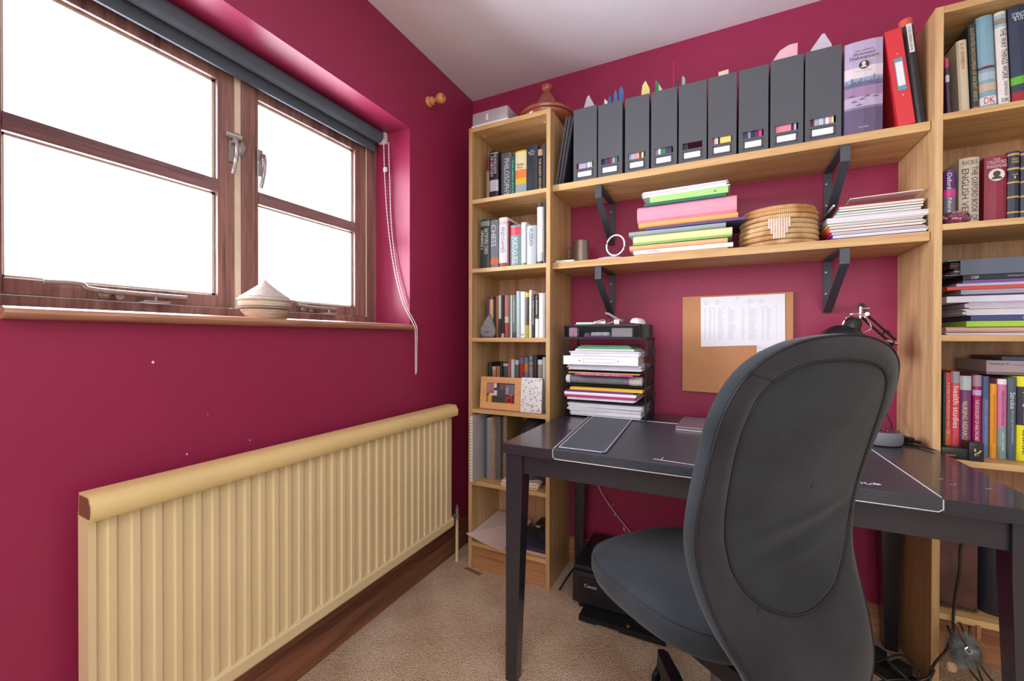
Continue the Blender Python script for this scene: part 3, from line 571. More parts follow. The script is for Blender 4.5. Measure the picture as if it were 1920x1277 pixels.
for (x0, x1, z0, z1, c, lab, kind) in STACKS['R3']['items']:
    zz = z1 if z1 > z+.003 else z+.005
    slab(x0, x1+.12, -.225, -.03, z, zz, c, lab, kind, text=txt_for(lab)); z = zz
# grey lever folder on top of that stack
t = thing('lever_folder', 'big blue grey ring folder lying topmost in the wide bookcase stack', 'folder', (1.95, -.13, z))
M_gf = mat('blue_grey_folder', (92, 102, 118), .55, .04, 20)
sbox(1.822, 2.10, -.226, -.222, z+.0003, z+.046, b=.001).build('spine', M_gf, t)
sbox(1.790, 2.10, -.222, -.02, z+.0003, z+.003).build('cover', M_gf, t); sbox(1.795, 2.10, -.222, -.02, z+.043, z+.046).build('cover', M_gf, t)
for q in range(6): sbox(1.80+random.uniform(0, .012), 2.09, -.219, -.03, z+.004+q*.006, z+.0085+q*.006).build('paper_block', paint([(60, 50, 58), (160, 140, 125), (48, 44, 52), (40, 36, 42), (110, 30, 45), (36, 34, 40)][q]), t)
# stack at the right end of the lower wall shelf
z = SL
right = [('navy', (45, 50, 80), .005, 1.520, 1.742), ('violet', (95, 50, 130), .011, 1.515, 1.740), ('magenta', (175, 40, 120), .010, 1.510, 1.738), ('red', (205, 60, 70), .009, 1.507, 1.736), ('orange', (235, 120, 60), .009, 1.503, 1.735), ('yellow', (235, 180, 50), .009, 1.500, 1.733),
         ('grey green', (115, 135, 140), .020, 1.496, 1.741), ('cream', (225, 215, 205), .008, 1.520, 1.730), ('leaf green', (120, 190, 80), .008, 1.524, 1.728), ('turquoise', (60, 160, 165), .008, 1.526, 1.727), ('scarlet', (190, 30, 45), .010, 1.528, 1.729)]
for i, (cn, c, h, x0, x1) in enumerate(right):
    w_ = x1-x0; t = thing('document_folder', cn+' folder stuffed with white paper in the right stack on the lower wall shelf', 'folder', ((x0+x1)/2, -.13, z), local=True, rot=(0, 0, random.uniform(-.02, .02)))
    cm = mat('card_%d_%d_%d' % c, c, .5, .05, 25); bt = .001; h -= .0004
    pr = [(-w_/2, 0), (w_/2, 0), (w_/2, bt), (-w_/2+bt, bt), (-w_/2+bt, h-bt), (w_/2, h-bt), (w_/2, h), (-w_/2, h)]
    MB().prism(pr, -.108, .108, 'y').build('cover', cm, t)
    n = max(1, int(h/.004)); hh = (h-2*bt)/n
    for q in range(n): sbox(-w_/2+bt+.0005, w_/2+random.uniform(-.004, .008), -.113+random.uniform(-.003, .003), .104, bt+q*hh+.0002, bt+(q+1)*hh-.0003, rot=random.uniform(-.012, .012)).build('paper_block', random.choice([M_paper, paint((222, 214, 222)), paint((230, 226, 214)), paint((205, 208, 220))]), t)
    z += h+.0004
t = thing('plastic_wallet', 'clear plastic wallet with a red sheet curling near the top of the right shelf stack', 'wallet', (1.60, -.14, z), local=True)
sbox(-.07, .10, -.105, .10, 0, .0012).build('red_sheet', paint((190, 35, 50)), t)
MB().tube([(-.085, -.106, .004), (-.085, .10, .004)], .0035, 10).build('curled_edge', mat('cloudy_plastic', (205, 195, 205), .3), t)
z += .0095
t = thing('tilted_card', 'pale flat envelope lying tilted on top of the right shelf stack', 'envelope', (1.640, -.13, z+.006), local=True, rot=(math.radians(-2.5), 0, math.radians(-4)))
sbox(-.075, .098, -.115, .10, 0, .002).build('envelope', paint((244, 232, 232)), t)

# ------------------------------------------------------------------ magazine files
M_file = mat('charcoal_file_card', (78, 80, 86), .7, .05, 8, .05, 200)
FX = [(.641, .738), (.744, .840), (.851, .941), (.949, 1.041), (1.047, 1.141), (1.146, 1.236), (1.243, 1.332), (1.338, 1.431), (1.436, 1.532)]
ORD = ['first', 'second', 'third', 'fourth', 'fifth', 'sixth', 'seventh', 'eighth', 'ninth']
CN = {'white': (228, 226, 232), 'lilac': (175, 165, 190), 'maroon': (105, 40, 60), 'black': (35, 32, 42), 'navy': (45, 60, 95), 'indigo': (70, 40, 100), 'crimson': (190, 30, 80), 'mint': (150, 200, 165), 'teal': (50, 110, 110), 'rose': (215, 150, 145), 'yellow': (225, 205, 110), 'green': (40, 120, 85), 'cream': (222, 208, 165), 'grey': (140, 138, 150), 'pink': (225, 130, 150), 'hot pink': (225, 50, 120), 'red': (195, 50, 50), 'pale blue': (180, 200, 215)}
STR = [[('maroon', .1), ('lilac', .45), ('grey', .08), ('white', .12), ('pale blue', .08), ('cream', .08)],
       [('black', .17), ('navy', .22), ('indigo', .14), ('crimson', .12), ('mint', .1), ('teal', .18)],
       [('lilac', .38), ('rose', .26), ('maroon', .12), ('yellow', .14), ('black', .06)],
       [('grey', .2), ('white', .12), ('green', .28), ('maroon', .12), ('navy', .2)],
       [('black', .3)],
       [('red', .11), ('cream', .09), ('white', .1), ('black', .1), ('yellow', .56)],
       [('navy', .25), ('grey', .14), ('black', .18), ('indigo', .2), ('hot pink', .16)],
       [('maroon', .04), ('pink', .68), ('black', .1), ('lilac', .12)],
       [('maroon', .1), ('indigo', .08), ('lilac', .17), ('pale blue', .2), ('grey', .06), ('white', .15), ('rose', .08), ('cream', .1)]]
for i, (x0, x1) in enumerate(FX):
    w_ = x1-x0; y0 = -.250; T = .002; z0 = SU+.0003; H = .291 + (.006 if i in (0, 7, 8) else 0)
    t = thing('magazine_file', 'charcoal magazine file with white label, %s from the left on the upper shelf' % ORD[i], 'file box', ((x0+x1)/2, -.13, z0), group='charcoal magazine files')
    sa, sb, sz0, sz1 = x0+.013, x1-.014, z0+.050, z0+.073
    m = MB(); m.box(x0, x1, y0, y0+T, z0, sz0); m.box(x0, x1, y0, y0+T, sz1, z0+H); m.box(x0, sa, y0, y0+T, sz0, sz1); m.box(sb, x1, y0, y0+T, sz0, sz1); m.build('front_panel', M_file, t)
    for xx in (x0, x1-T):
        MB().prism([(y0+T, z0), (-.012, z0), (-.012, z0+.10), (-.15, z0+H-.02), (y0+T, z0+H)], xx, xx+T, 'x').build('side_panel', M_file, t)
    sbox(x0+T, x1-T, y0+T, -.012, z0, z0+T).build('base', M_file, t); sbox(x0+T, x1-T, -.014, -.012, z0+T, z0+.10).build('back_panel', M_file, t)
    hx0, hx1, hz0, hz1 = x0+.014, x1-.016, z0+.012, z0+.042
    m = MB()
    for (a, b, c, d) in ((hx0, hx1, hz0, hz0+.003), (hx0, hx1, hz1-.003, hz1), (hx0, hx0+.003, hz0, hz1), (hx1-.003, hx1, hz0, hz1)): m.box(a, b, y0-.0015, y0, c, d)
    m.build('label_holder', M_dmetal, t)
    sbox(hx0+.005, hx1-.005, y0-.0014, y0-.0001, hz0+.005, hz1-.005).build('label_card', M_white, t)
    x = sa
    for (cn, fr) in STR[i]:
        ww = (sb-sa)*fr; q = sbox(x+.0004, x+ww-.0004, y0+T+.004, -.03, z0+T+.0005, z0+.085).build('document', paint(CN[cn]))
        tag(q, '%s document edge seen through the slot of the %s magazine file' % (cn, ORD[i]), 'document', 'documents inside the magazine files'); x += ww
# what sticks out above the files
def leaf(nm, label, cat, poly, y, col, th=.0015, rough=.5):   # upright sheet standing in a file, its visible tip cut to shape; runs down to the file's base
    o = MB().prism(poly, y, y+th, 'y').build(nm, mat('leaf_%d_%d_%d' % col, col, rough, .05, 30)); return tag(o, label, cat, 'papers standing up out of the files')
zb = SU+.09
leaf('plastic_pocket', 'clear grey plastic pocket poking up from the first magazine file', 'pocket', [(.655, zb), (.71, zb), (.700, 2.06), (.676, 2.108), (.668, 2.10), (.652, 2.05)], -.15, (200, 198, 212))
leaf('blue_divider', 'small blue rounded divider above the second magazine file', 'divider', [(.760, zb), (.772, zb), (.772, 2.07), (.766, 2.083), (.760, 2.07)], -.15, (60, 100, 150))
leaf('blue_divider', 'middle blue rounded divider above the second magazine file', 'divider', [(.784, zb), (.798, zb), (.798, 2.08), (.791, 2.102), (.784, 2.08)], -.151, (60, 115, 160))
leaf('blue_divider', 'tallest blue divider with a cream edge above the second magazine file', 'divider', [(.806, zb), (.824, zb), (.824, 2.09), (.815, 2.108), (.806, 2.10)], -.152, (65, 100, 165))
leaf('white_sheet', 'crumpled white paper tip at the left of the blue dividers', 'paper', [(.745, zb), (.758, zb), (.758, 2.06), (.752, 2.062), (.748, 2.072), (.745, 2.065)], -.155, (225, 215, 220))
leaf('yellow_divider', 'pale yellow pointed divider above the third magazine file', 'divider', [(.896, zb), (.928, zb), (.928, 2.07), (.912, 2.106), (.9, 2.09), (.896, 2.06)], -.15, (225, 215, 130))
leaf('green_divider', 'dark green upright divider above the fourth magazine file', 'divider', [(.950, zb), (.962, zb), (.962, 2.085), (.950, 2.10)], -.15, (30, 130, 70))
leaf('white_divider', 'pale triangular paper tip beside the dark green divider', 'paper', [(.963, zb), (.978, zb), (.976, 2.055), (.963, 2.08)], -.149, (200, 200, 185))
leaf('thin_pink_card', 'thin tall crimson card edge standing above the fourth magazine file', 'card', [(1.019, zb), (1.0215, zb), (1.0205, 2.15), (1.019, 2.15)], -.16, (200, 35, 70))
leaf('dark_folder_edge', 'maroon and blue folder edges above the gap before the fifth magazine file', 'folder', [(1.0235, zb), (1.0375, zb), (1.0375, 2.075), (1.0235, 2.068)], -.155, (90, 40, 75), .01)
leaf('green_pocket', 'soft green pocket corner between the fourth and fifth magazine files', 'pocket', [(1.050, zb), (1.066, zb), (1.062, 2.07), (1.054, 2.083), (1.050, 2.075)], -.158, (130, 175, 140))
leaf('cream_card', 'cream card end showing above the sixth magazine file', 'card', [(1.178, zb), (1.212, zb), (1.212, 2.068), (1.178, 2.066)], -.15, (226, 212, 180), .004)
leaf('pink_sheet', 'pale pink bent paper rising above the eighth magazine file', 'paper', [(1.345, zb), (1.424, zb), (1.428, 2.100), (1.402, 2.100), (1.375, 2.088), (1.345, 2.045)], -.15, (235, 185, 195), .003)
leaf('plastic_pocket', 'clear plastic pocket peak above the ninth magazine file', 'pocket', [(1.455, zb), (1.525, zb), (1.525, 2.065), (1.505, 2.108), (1.498, 2.108), (1.466, 2.062)], -.15, (205, 195, 210))

# big Shakespeare book, red binder, black roll standing at the right of the upper shelf
t = book('book', 1.540, 1.636, -.252, SU, .293, .20, (176, 160, 190), 'very thick illustrated plays book with a lilac river scene on its spine', dict(
    bands=[(.0, .27, (92, 78, 110)), (.27, .29, (120, 105, 135)), (.40, .50, (150, 120, 155)), (.50, .555, (112, 112, 150)), (.555, .60, (140, 160, 185)), (.60, .72, (214, 200, 208))],
    htxt=[('THE COMPLETE', (90, 75, 100), .885, .90, .5), ('Illustrated', (85, 70, 95), .845, .875, .55), ('Shakespeare', (85, 70, 95), .79, .84, .78), ('The complete plays', (120, 100, 120), .665, .675, .4), ('Chancellor', (220, 205, 220), .06, .075, .26)]))
m = MB(); m.lathe([(.001, 0), (.0125, 0), (.0127, .001)], (0, -.0022, .213), 24, 'y'); m.build('oval_emblem', paint((48, 45, 45)), t)
m = MB(); m.lathe([(.001, 0), (.005, 0), (.0052, .0006)], (-.001, -.003, .217), 16, 'y', sy=1.2); m.prism([(-.009, .2045), (.007, .2045), (.003, .211), (-.004, .211)], -.0030, -.0022, 'y'); m.build('emblem_face', paint((214, 205, 180)), t)
m = MB()
for i in range(22):
    xx = -.044+i*.004; hh = random.uniform(.002, .012) + (.012 if i in (3, 9, 17) else 0)
    m.box(xx, xx+random.uniform(.0012, .0035), -.0012, -.0007, .150, .155+hh)
m.build('skyline_print', paint((105, 105, 140)), t)
m = MB()
for (xx, zz) in ((.030, .108), (-.004, .105), (.008, .112), (-.024, .100), (-.012, .088), (-.030, .118)): m.prism([(xx-.006, zz), (xx+.006, zz), (xx+.008, zz+.002), (xx+.001, zz+.0025), (xx, zz+.009), (xx-.001, zz+.0025), (xx-.008, zz+.002)], -.0014, -.0007, 'y')
m.build('boat_print', paint((98, 82, 120)), t)

t = thing('ring_binder', 'red ring binder with a white label leaning right on the upper wall shelf', 'binder', (1.692, -.252, SU+.0025), local=True, rot=(0, math.radians(-6.6), 0))
M_red = mat('red_binder_board', (205, 48, 56), .4, .03, 30)
m = MB(); m.box(-.0195, .0195, 0, .003, 0, .30, b=.001); m.build('spine', M_red, t)
for a in (-.0195, .0165): sbox(a, a+.003, .003, .23, 0, .30).build('cover', M_red, t)
sbox(-.014, .014, .01, .21, .004, .29).build('paper_block', M_paper, t)
sbox(-.009, .0115, -.0012, -.0002, .108, .208, b=.0002).build('label_card', paint((92, 150, 165)), t)
sbox(-.007, .0095, -.0018, -.0012, .122, .196).build('label_inset', paint((232, 222, 225)), t)
for zz in (.093, .222): MB().lathe([(.0028, 0), (.0026, -.001)], (.001, -.0002, zz), 3, 'y').build('label_arrow', paint((235, 190, 190)), t)
t = thing('document_tube', 'black wrapped drawing roll with a taped note leaning beside the red binder', 'roll', (1.728, -.225, SU+.002), local=True, rot=(math.radians(-2), math.radians(-5.2), 0))
m = MB().lathe([(.0155, 0), (.016, .004), (.016, .19), (.0175, .2), (.0165, .325), (.015, .332)], (0, 0, 0), 20); m.build('wrap', mat('black_bin_liner', (44, 46, 54), .3, .2, 30, .6, 60), t, smooth=True)
MB().lathe([(.0165, .315), (.017, .318), (.0165, .338), (.010, .341)], (0, 0, 0), 20).build('orange_end', paint((205, 80, 60)), t)
sbox(-.006, .006, -.0195, -.0175, .225, .315).build('paper_note', M_paper, t)
lettering(t, 'NOTED IMPERIAL BOOK', (0, -.0199, .27), -Z_, X_, .08, .006, (70, 65, 75))

# sketchbooks leaning at the left of the upper shelf
for (dx, lab, sp) in ((-.002, 'spiral bound black sketchbook leaning against the narrow bookcase, outermost of two', 1), (.0115, 'second spiral bound black sketchbook leaning just inside the outermost one', 1), (.0235, 'plain dark folder standing between the sketchbooks and the first magazine file', 0)):
    h = .285 if sp else .278
    t = thing('sketchbook' if sp else 'dark_folder', lab, 'sketchbook' if sp else 'folder', (.560+dx, -.245, SU+.0005), local=True, rot=(0, math.radians(9.6), 0))
    sbox(0, .009 if sp else .0105, 0, .21, 0, h).build('cover', mat('sketch_black', (46, 44, 54), .5), t)
    if sp:
        for q in range(44):
            zz = .006+q*(h-.012)/43; MB().tube([(.0095, .004, zz), (.0085, -.003, zz), (.0045, -.0055, zz), (.0005, -.003, zz), (-.0005, .004, zz)], .0009, 5).build('wire_ring', M_steel, t)

# ------------------------------------------------------------------ things on top of the narrow bookcase
t = thing('speaker', 'silver grey rectangular speaker on top of the narrow bookcase', 'speaker', (.27, -.2, 2.0205))
sbox(.163, .346, -.272, -.153, 2.0225, 2.088, b=.008).build('grille', mat('silver_grille', (176, 168, 172), .5, .04, 500, .2, 900, metal=.3), t, smooth=True)
sbox(.160, .349, -.275, -.150, 2.0205, 2.0300, b=.003).build('base', M_white, t)
sbox(.237, .247, -.2733, -.2718, 2.044, 2.071, b=.0005).build('badge', M_white, t)
lettering(t, 'SONOS', (.242-.27, -.2737+.2, 2.0575-2.0205), Z_, -X_, .018, .004, (150, 145, 150))
tg = thing('tagine', 'glazed brown clay tagine on top of the narrow bookcase', 'pot', (.474, -.128, 2.0205))
M_clay = mat('glazed_terracotta', (150, 78, 55), .22, .12, 12, .1, 60, coat=.5)
MB().lathe([(.080, 0), (.105, .006), (.124, .020), (.127, .031), (.12, .034)], (.474, -.128, 2.0205), 48, sx=.95, sy=.95).build('dish', M_clay, tg, smooth=True)
MB().lathe([(.122, .033), (.132, .037), (.134, .045), (.128, .053), (.11, .061), (.085, .074), (.060, .096), (.042, .124), (.030, .144), (.021, .153), (.019, .160), (.026, .167), (.030, .177), (.028, .187), (.018, .194), (.008, .196)], (.474, -.128, 2.0205), 48, sx=.95, sy=.95).build('lid', M_clay, tg, smooth=True)
# ------------------------------------------------------------------ lower wall shelf things
t = thing('tankard', 'pewter tankard at the left end of the lower wall shelf', 'mug', (.634, -.125, SL))
MB().lathe([(.040, 0), (.0415, .004), (.040, .010), (.0385, .05), (.0365, .095), (.036, .108), (.033, .108), (.033, .012), (.001, .010)], (.634, -.125, SL+.0005), 36).build('cup', mat('tarnished_pewter', (138, 124, 112), .38, .12, 12, .15, 80, metal=.75), t, smooth=True)
MB().tube([(.597, -.115, SL+.09), (.578, -.108, SL+.085), (.574, -.106, SL+.05), (.584, -.110, SL+.02), (.598, -.117, SL+.018)], .004, 8, 5).build('handle', mat('tarnished_pewter', (0, 0, 0)), t, smooth=True)
t = thing('note_pad', 'small stack of white cards lying in front of the tankard', 'notepad', (.60, -.215, SL), local=True, rot=(0, 0, .08))
for i in range(3): sbox(-.040+i*.001, .042-i*.002, -.03, .03, .0005+i*.003, .0032+i*.003).build('card', paint([(200, 196, 206), (226, 222, 228), (236, 234, 238)][i]), t)
t = thing('desk_gadget', 'white ring standing on a clear base in the middle left of the lower wall shelf', 'ornament', (.80, -.17, SL))
ring = [(.797+.040*math.cos(a)*.92, -.17+.01*math.sin(a), SL+.068+.044*math.sin(a)) for a in [i*2*math.pi/36 for i in range(37)]]
MB().tube(ring, .0033, 10).build('ring', M_white, t, smooth=True)
MB().lathe([(.052, 0), (.058, .004), (.050, .013), (.03, .018), (.004, .0185)], (.775, -.175, SL+.0005), 32, sx=1.15, sy=.8).build('base', mat('milky_plastic', (205, 200, 214), .12, .03, 20, coat=.6), t, smooth=True)
MB().tube([(.71, -.19, SL+.004), (.74, -.215, SL+.004), (.80, -.222, SL+.004), (.845, -.21, SL+.004)], .0025, 6, 5).build('cord', M_white, t)

# round coiled basket with a lid
t = thing('coiled_basket', 'round coiled straw basket with a lid on the lower wall shelf', 'basket', (1.372, -.135, SL))
def straw(name, a, b):
    m = bpy.data.materials.new(name); m.use_nodes = True; N = m.node_tree.nodes; L = m.node_tree.links; bb = N['Principled BSDF']; bb.inputs['Roughness'].default_value = .55
    tc = N.new('ShaderNodeTexCoord'); n = N.new('ShaderNodeTexNoise'); n.inputs['Scale'].default_value = 14; L.new(tc.outputs['Object'], n.inputs[0])
    cr = N.new('ShaderNodeValToRGB'); cr.color_ramp.elements[0].color = lin(a); cr.color_ramp.elements[1].color = lin(b); cr.color_ramp.elements[0].position = .4; cr.color_ramp.elements[1].position = .62
    L.new(n.outputs[0], cr.inputs[0]); L.new(cr.outputs[0], bb.inputs['Base Color']); return m
M_straw = straw('wrapped_straw', (178, 132, 84), (210, 180, 134))
def coil(cx, cy, z, R, r, mt, nm, parent, wob=0, a0=0, a1=2*math.pi):
    n = 260; vs = []; fs = []; k = 8
    for i in range(n):
        a = 2*math.pi*i/n; rr = r*(1.06 if i % 2 else .94)
        for j in range(k):
            b = 2*math.pi*j/k; q = R+rr*math.cos(b); vs.append((cx+q*math.cos(a), cy+q*math.sin(a), z+rr*math.sin(b)*.98+wob*math.sin(a*2)))
    for i in range(n):
        for j in range(k):
            fs.append((i*k+j, i*k+(j+1) % k, ((i+1) % n)*k+(j+1) % k, ((i+1) % n)*k+j))
    return MB().add(vs, fs).build(nm, mt, parent)
BX, BY = 1.372, -.135
for i in range(5): coil(BX, BY, SL+.0092+i*.0172, .111+.004*math.sin(i/4*math.pi), .0088, M_straw, 'coil', t)
coil(BX, BY, SL+.0955, .113, .0085, M_straw, 'coil', t); 
lidm = straw('lid_straw', (178, 122, 72), (206, 164, 112))
coil(BX, BY, SL+.1115, .113, .0082, lidm, 'lid_coil', t); coil(BX, BY, SL+.127, .106, .0086, lidm, 'lid_coil', t)
MB().lathe([(.108, 0), (.108, .118), (.10, .128), (.001, .131)], (BX, BY, SL+.002), 40).build('inner_wall', M_straw, t)
pm_ = mat('pale_rosy_straw', (226, 196, 178), .55, .1, 60)
for i in range(9):     # plaited upright patch on the front
    a = -math.pi/2 - .12 + (i-4)*.060 + .06; hz0, hz1 = (.020, .088) if 1 < i < 7 else ((.036, .088) if i in (1, 7) else (.055, .088))
    R = .1205; m = MB(); m.tube([(BX+R*math.cos(a), BY+R*math.sin(a), SL+hz0), (BX+(R+.0012)*math.cos(a), BY+(R+.0012)*math.sin(a), SL+(hz0+hz1)/2), (BX+R*math.cos(a), BY+R*math.sin(a), SL+hz1)], .0036, 8)
    m.build('upright_straw', pm_, t, smooth=True)

# ------------------------------------------------------------------ pin board
t = thing('cork_board', 'cork pin board on the crimson wall above the desk', 'board', (1.243, -.006, 1.035))
M_cork = mat('cork', (196, 140, 98), .85, .16, 260, .3, 400)
MB().prism([(1.046, .838), (1.438, .830), (1.437, 1.237), (1.045, 1.233)], -.013, -.0015, 'y').build('cork_panel', M_cork, t)
t = thing('timetable_sheet', 'white printed table sheet pinned to the cork board', 'paper', (1.264, -.0145, 1.13))
sh = MB().prism([(1.117, 1.024), (1.412, 1.036), (1.410, 1.231), (1.115, 1.228)], -.0150, -.0142, 'y').build('sheet', mat('bright_paper', (240, 240, 250), .8, .01, 10), t)
M_ink = paint((176, 178, 192)); pr = MB(); yk = -.01535
random.seed(3)
def ln(x0, x1, z, h=.0009): pr.box(x0, x1, yk, yk+.0003, z, z+h)
for (xs, n) in (((1.128, .018), 3), ((1.170, .022), 3), ((1.285, .028), 3), ((1.325, .02), 3)):
    for i in range(n): ln(xs[0], xs[0]+xs[1]*random.uniform(.5, 1), 1.2115-i*.0062, .0013)
for i in range(27):
    z = 1.173-i*.0046
    for (xa, wd) in ((1.128, .010), (1.146, .012), (1.164, .006), (1.180, .024), (1.216, .028), (1.264, .014), (1.288, .034), (1.334, .010), (1.350, .014), (1.382, .004)):
        ln(xa, xa+wd*random.uniform(.55, 1), z)
for xa in (1.128, 1.146, 1.160, 1.180, 1.194, 1.216, 1.264, 1.288, 1.330, 1.345, 1.378): ln(xa, xa+.008, 1.181, .0014)
o = pr.build('table_print', M_ink, t); o['kind'] = 'stuff'
tag(MB().lathe([(.0045, 0), (.0048, -.001), (.0035, -.0025)], (1.2455, -.0155, 1.2225), 16, 'y').build('drawing_pin', M_white, smooth=True), 'white drawing pin holding the table sheet', 'pin')
t = thing('exam_leaflet', 'white leaflet with large capitals under the table sheet on the cork board', 'leaflet', (1.345, -.0137, .99))
sbox(1.318, 1.400, -.0141, -.0133, .930, 1.036).build('sheet', M_paper, t)
lettering(t, 'AQA', (1.343-1.345, -.0145+.0137, 1.0205-.99), X_, Z_, .044, .011, (190, 192, 200)); lettering(t, 'GCSE', (1.350-1.345, -.0145+.0137, 1.0045-.99), X_, Z_, .056, .012, (70, 75, 85))

# ------------------------------------------------------------------ desk
DX0, DX1, DY0, DY1, DZ = .591, 1.754, -.783, -.030, .736
# the right end stops short of the wide bookcase at the back
dk = thing('desk', 'black brown wooden desk with square legs under the wall shelves', 'desk', (1.17, -.4, 0))
m = MB(); m.prism([(DX0, DY0), (DX1, DY0), (DX1, -.2825), (1.742, -.2825), (1.742, DY1), (DX0, DY1)], DZ-.030, DZ, 'z'); m.build('desktop', M_black, dk)
LEG = .054
def leg(x, y, sx, sy):
    m = MB(); a = LEG; b = .036
    X0, X1 = x, x+a; Yy0, Yy1 = y, y+a; cx0 = X0 if sx < 0 else X1-b; cy0 = Yy0 if sy < 0 else Yy1-b
    vs = [(X0, Yy0, DZ-.0305), (X1, Yy0, DZ-.0305), (X1, Yy1, DZ-.0305), (X0, Yy1, DZ-.0305), (X0, Yy0, .60), (X1, Yy0, .60), (X1, Yy1, .60), (X0, Yy1, .60), (cx0, cy0, .001), (cx0+b, cy0, .001), (cx0+b, cy0+b, .001), (cx0, cy0+b, .001)]
    m.add(vs, [(0, 1, 2, 3), (8, 11, 10, 9)] + [(k+i, k+(i+1) % 4, k+4+(i+1) % 4, k+4+i) for k in (0, 4) for i in range(4)])
    return m.build('leg', M_black, dk)
leg(.597, -.772, -1, -1); leg(1.694, -.772, 1, -1); leg(.597, -.100, -1, 1); leg(1.676, -.100, 1, 1)
AZ = .645
for (a, b, c, d) in ((.651, 1.694, -.762, -.742), (.651, 1.676, -.070, -.050)): sbox(a, b, c, d, AZ, DZ-.0305, b=.001).build('apron', M_black, dk)
for x in (.603, 1.722): sbox(x, x+.018, -.718, -.100, AZ, DZ-.0305, b=.001).build('apron', M_black, dk)
# scuffs on the top
m = MB()
for (x, y, l) in ((1.640, -.62, .010), (1.652, -.655, .006), (1.700, -.66, .014), (.68, -.40, .003), (1.645, -.66, .004)): m.box(x, x+l, y, y+.0012, DZ+.00005, DZ+.0003, rot=.5)
m.build('scratch', paint((200, 200, 205)), dk)

# desk pad: mat that folds over the front edge, with a stitched flap
pd = thing('desk_pad', 'black faux leather desk pad with white stitching folded over the desk front', 'desk mat', (1.17, -.5, DZ+.0005))
M_pad = mat('black_leatherette', (52, 54, 62), .42, .1, 20, .35, 260); zt = DZ+.0028
PX0, PX1 = .700, 1.592
def ysk(x): return 0
pad = MB(); pad.prism([(.753, DY0-.003), (PX1, DY0-.003), (PX1-.010, -.255), (.703, -.230)], DZ+.0004, zt, 'z')
pad.build('mat', M_pad, pd)
lip = MB(); lip.prism([(DY0-.003, zt), (DY0-.0055, zt-.002), (DY0-.0055, DZ-.024), (DY0-.0032, DZ-.027), (DY0-.0008, DZ-.024), (DY0-.0008, DZ+.0006)], .753, PX1, 'x'); lip.build('front_lip', M_pad, pd)
M_stitch = mat('white_stitching', (206, 206, 214), .7, .1, 400)
def stitch(pts, par, w=.0011, nm='stitching'): MB().tube(pts, w, 5).build(nm, M_stitch, par)
yl = DY0-.0060
stitch([(.757, yl, zt-.001), (.757, yl, DZ-.019), (.763, yl, DZ-.025), (PX1-.010, yl, DZ-.025), (PX1-.003, yl, DZ-.019), (PX1-.003, yl, zt-.002)], pd)
stitch([(PX1-.004, DY0, zt+.0005), (PX1-.014, -.260, zt+.0005)], pd); stitch([(.757, DY0, zt+.0005), (.707, -.235, zt+.0005)], pd)
stitch([(PX1-.014, -.258, zt+.0005), (.707, -.234, zt+.0005)], pd)
stitch([(1.03, DY0+.022, zt+.0004), (1.20, DY0+.004, zt+.0004), (1.35, DY0+.004, zt+.0004)], pd, .0007); stitch([(1.05, DY0+.020, zt+.0004), (1.052, DY0+.048, zt+.0004)], pd, .0008)
fl = MB(); fl.prism([(.768, DY0+.008), (.895, DY0+.010), (.906, DY0+.022), (.884, -.245), (.722, -.236)], zt+.0002, zt+.0032, 'z'); flap = fl.build('flap', mat('slate_leatherette', (58, 66, 76), .45, .1, 20, .35, 260), pd)
z = zt+.0036; stitch([(.770, DY0+.012, z), (.893, DY0+.013, z), (.902, DY0+.023, z), (.881, -.248, z)], flap); stitch([(.770, DY0+.012, z), (.726, -.240, z)], flap)
m = MB(); m.prism([(.885, DY0-.0062), (1.175, DY0-.0062), (1.175, DY0+.0), (1.04, DY0+.0), (.94, DY0-.002)], DZ-.024, DZ-.0005, 'z') if 0 else m.prism([(.95, zt-.004), (1.00, DZ-.020), (1.30, DZ-.022), (1.34, zt-.006)], DY0-.0072, DY0-.0056, 'y')
m.build('torn_patch', mat('worn_backing', (50, 56, 62), .9, .3, 120, .5, 500), pd)
random.seed(11); m = MB(); SPY = -.745
for i in range(26):
    x = 1.478+random.gauss(0, .006); m.box(x, x+random.uniform(.002, .006), SPY+random.gauss(0, .006), SPY+.008, zt, zt+.0006, rot=random.uniform(-1, 1))
m.build('peeling_spot', M_stitch, pd)
# laptop
t = thing('laptop', 'closed silver laptop on the back of the desk pad', 'laptop', (1.20, -.27, zt), local=True, rot=(0, 0, -.055))
M_alu = mat('space_grey_aluminium', (132, 120, 138), .35, .03, 200, metal=.5)
sbox(-.145, .150, -.10, .115, .001, .0075, b=.003).build('base', M_steel, t); sbox(-.145, .150, -.10, .115, .0085, .0145, b=.0025).build('lid', M_alu, t)

# ------------------------------------------------------------------ letter tray tower
lt = thing('letter_tray', 'black wire letter tray tower on the left back of the desk', 'tray', (.765, -.15, DZ))
TX0, TX1, TY0, TY1 = .596, .936, -.262, -.040; tiers = [DZ+.006, .806, .868, .929, 1.058]
for z in tiers[:-1]:
    sbox(TX0+.008, TX1-.008, TY0+.022, TY1, z-.002, z).build('tier', M_blackmat, lt)
    m = MB(); m.tube([(TX0+.004, TY0+.02, z+.012), (TX0+.004, TY1, z+.012), (TX1-.004, TY1, z+.012), (TX1-.004, TY0+.02, z+.012)], .0022, 6)
    m.tube([(TX0+.004, TY0+.02, z), (TX0+.004, TY1, z), (TX1-.004, TY1, z), (TX1-.004, TY0+.02, z)], .0022, 6); m.build('tier_rim', M_blackpl, lt)
sbox(TX0-.002, TX1+.002, TY0, TY1, 1.055, 1.061, b=.001).build('top_plate', M_blackmat, lt)
for (x, y) in ((TX0, TY0+.004), (TX1-.006, TY0+.004), (TX0, TY1), (TX1-.006, TY1)): MB().tube([(x+.003, y, DZ+.001), (x+.003, y, 1.055)], .0032, 8).build('post', M_blackpl, lt, smooth=True)
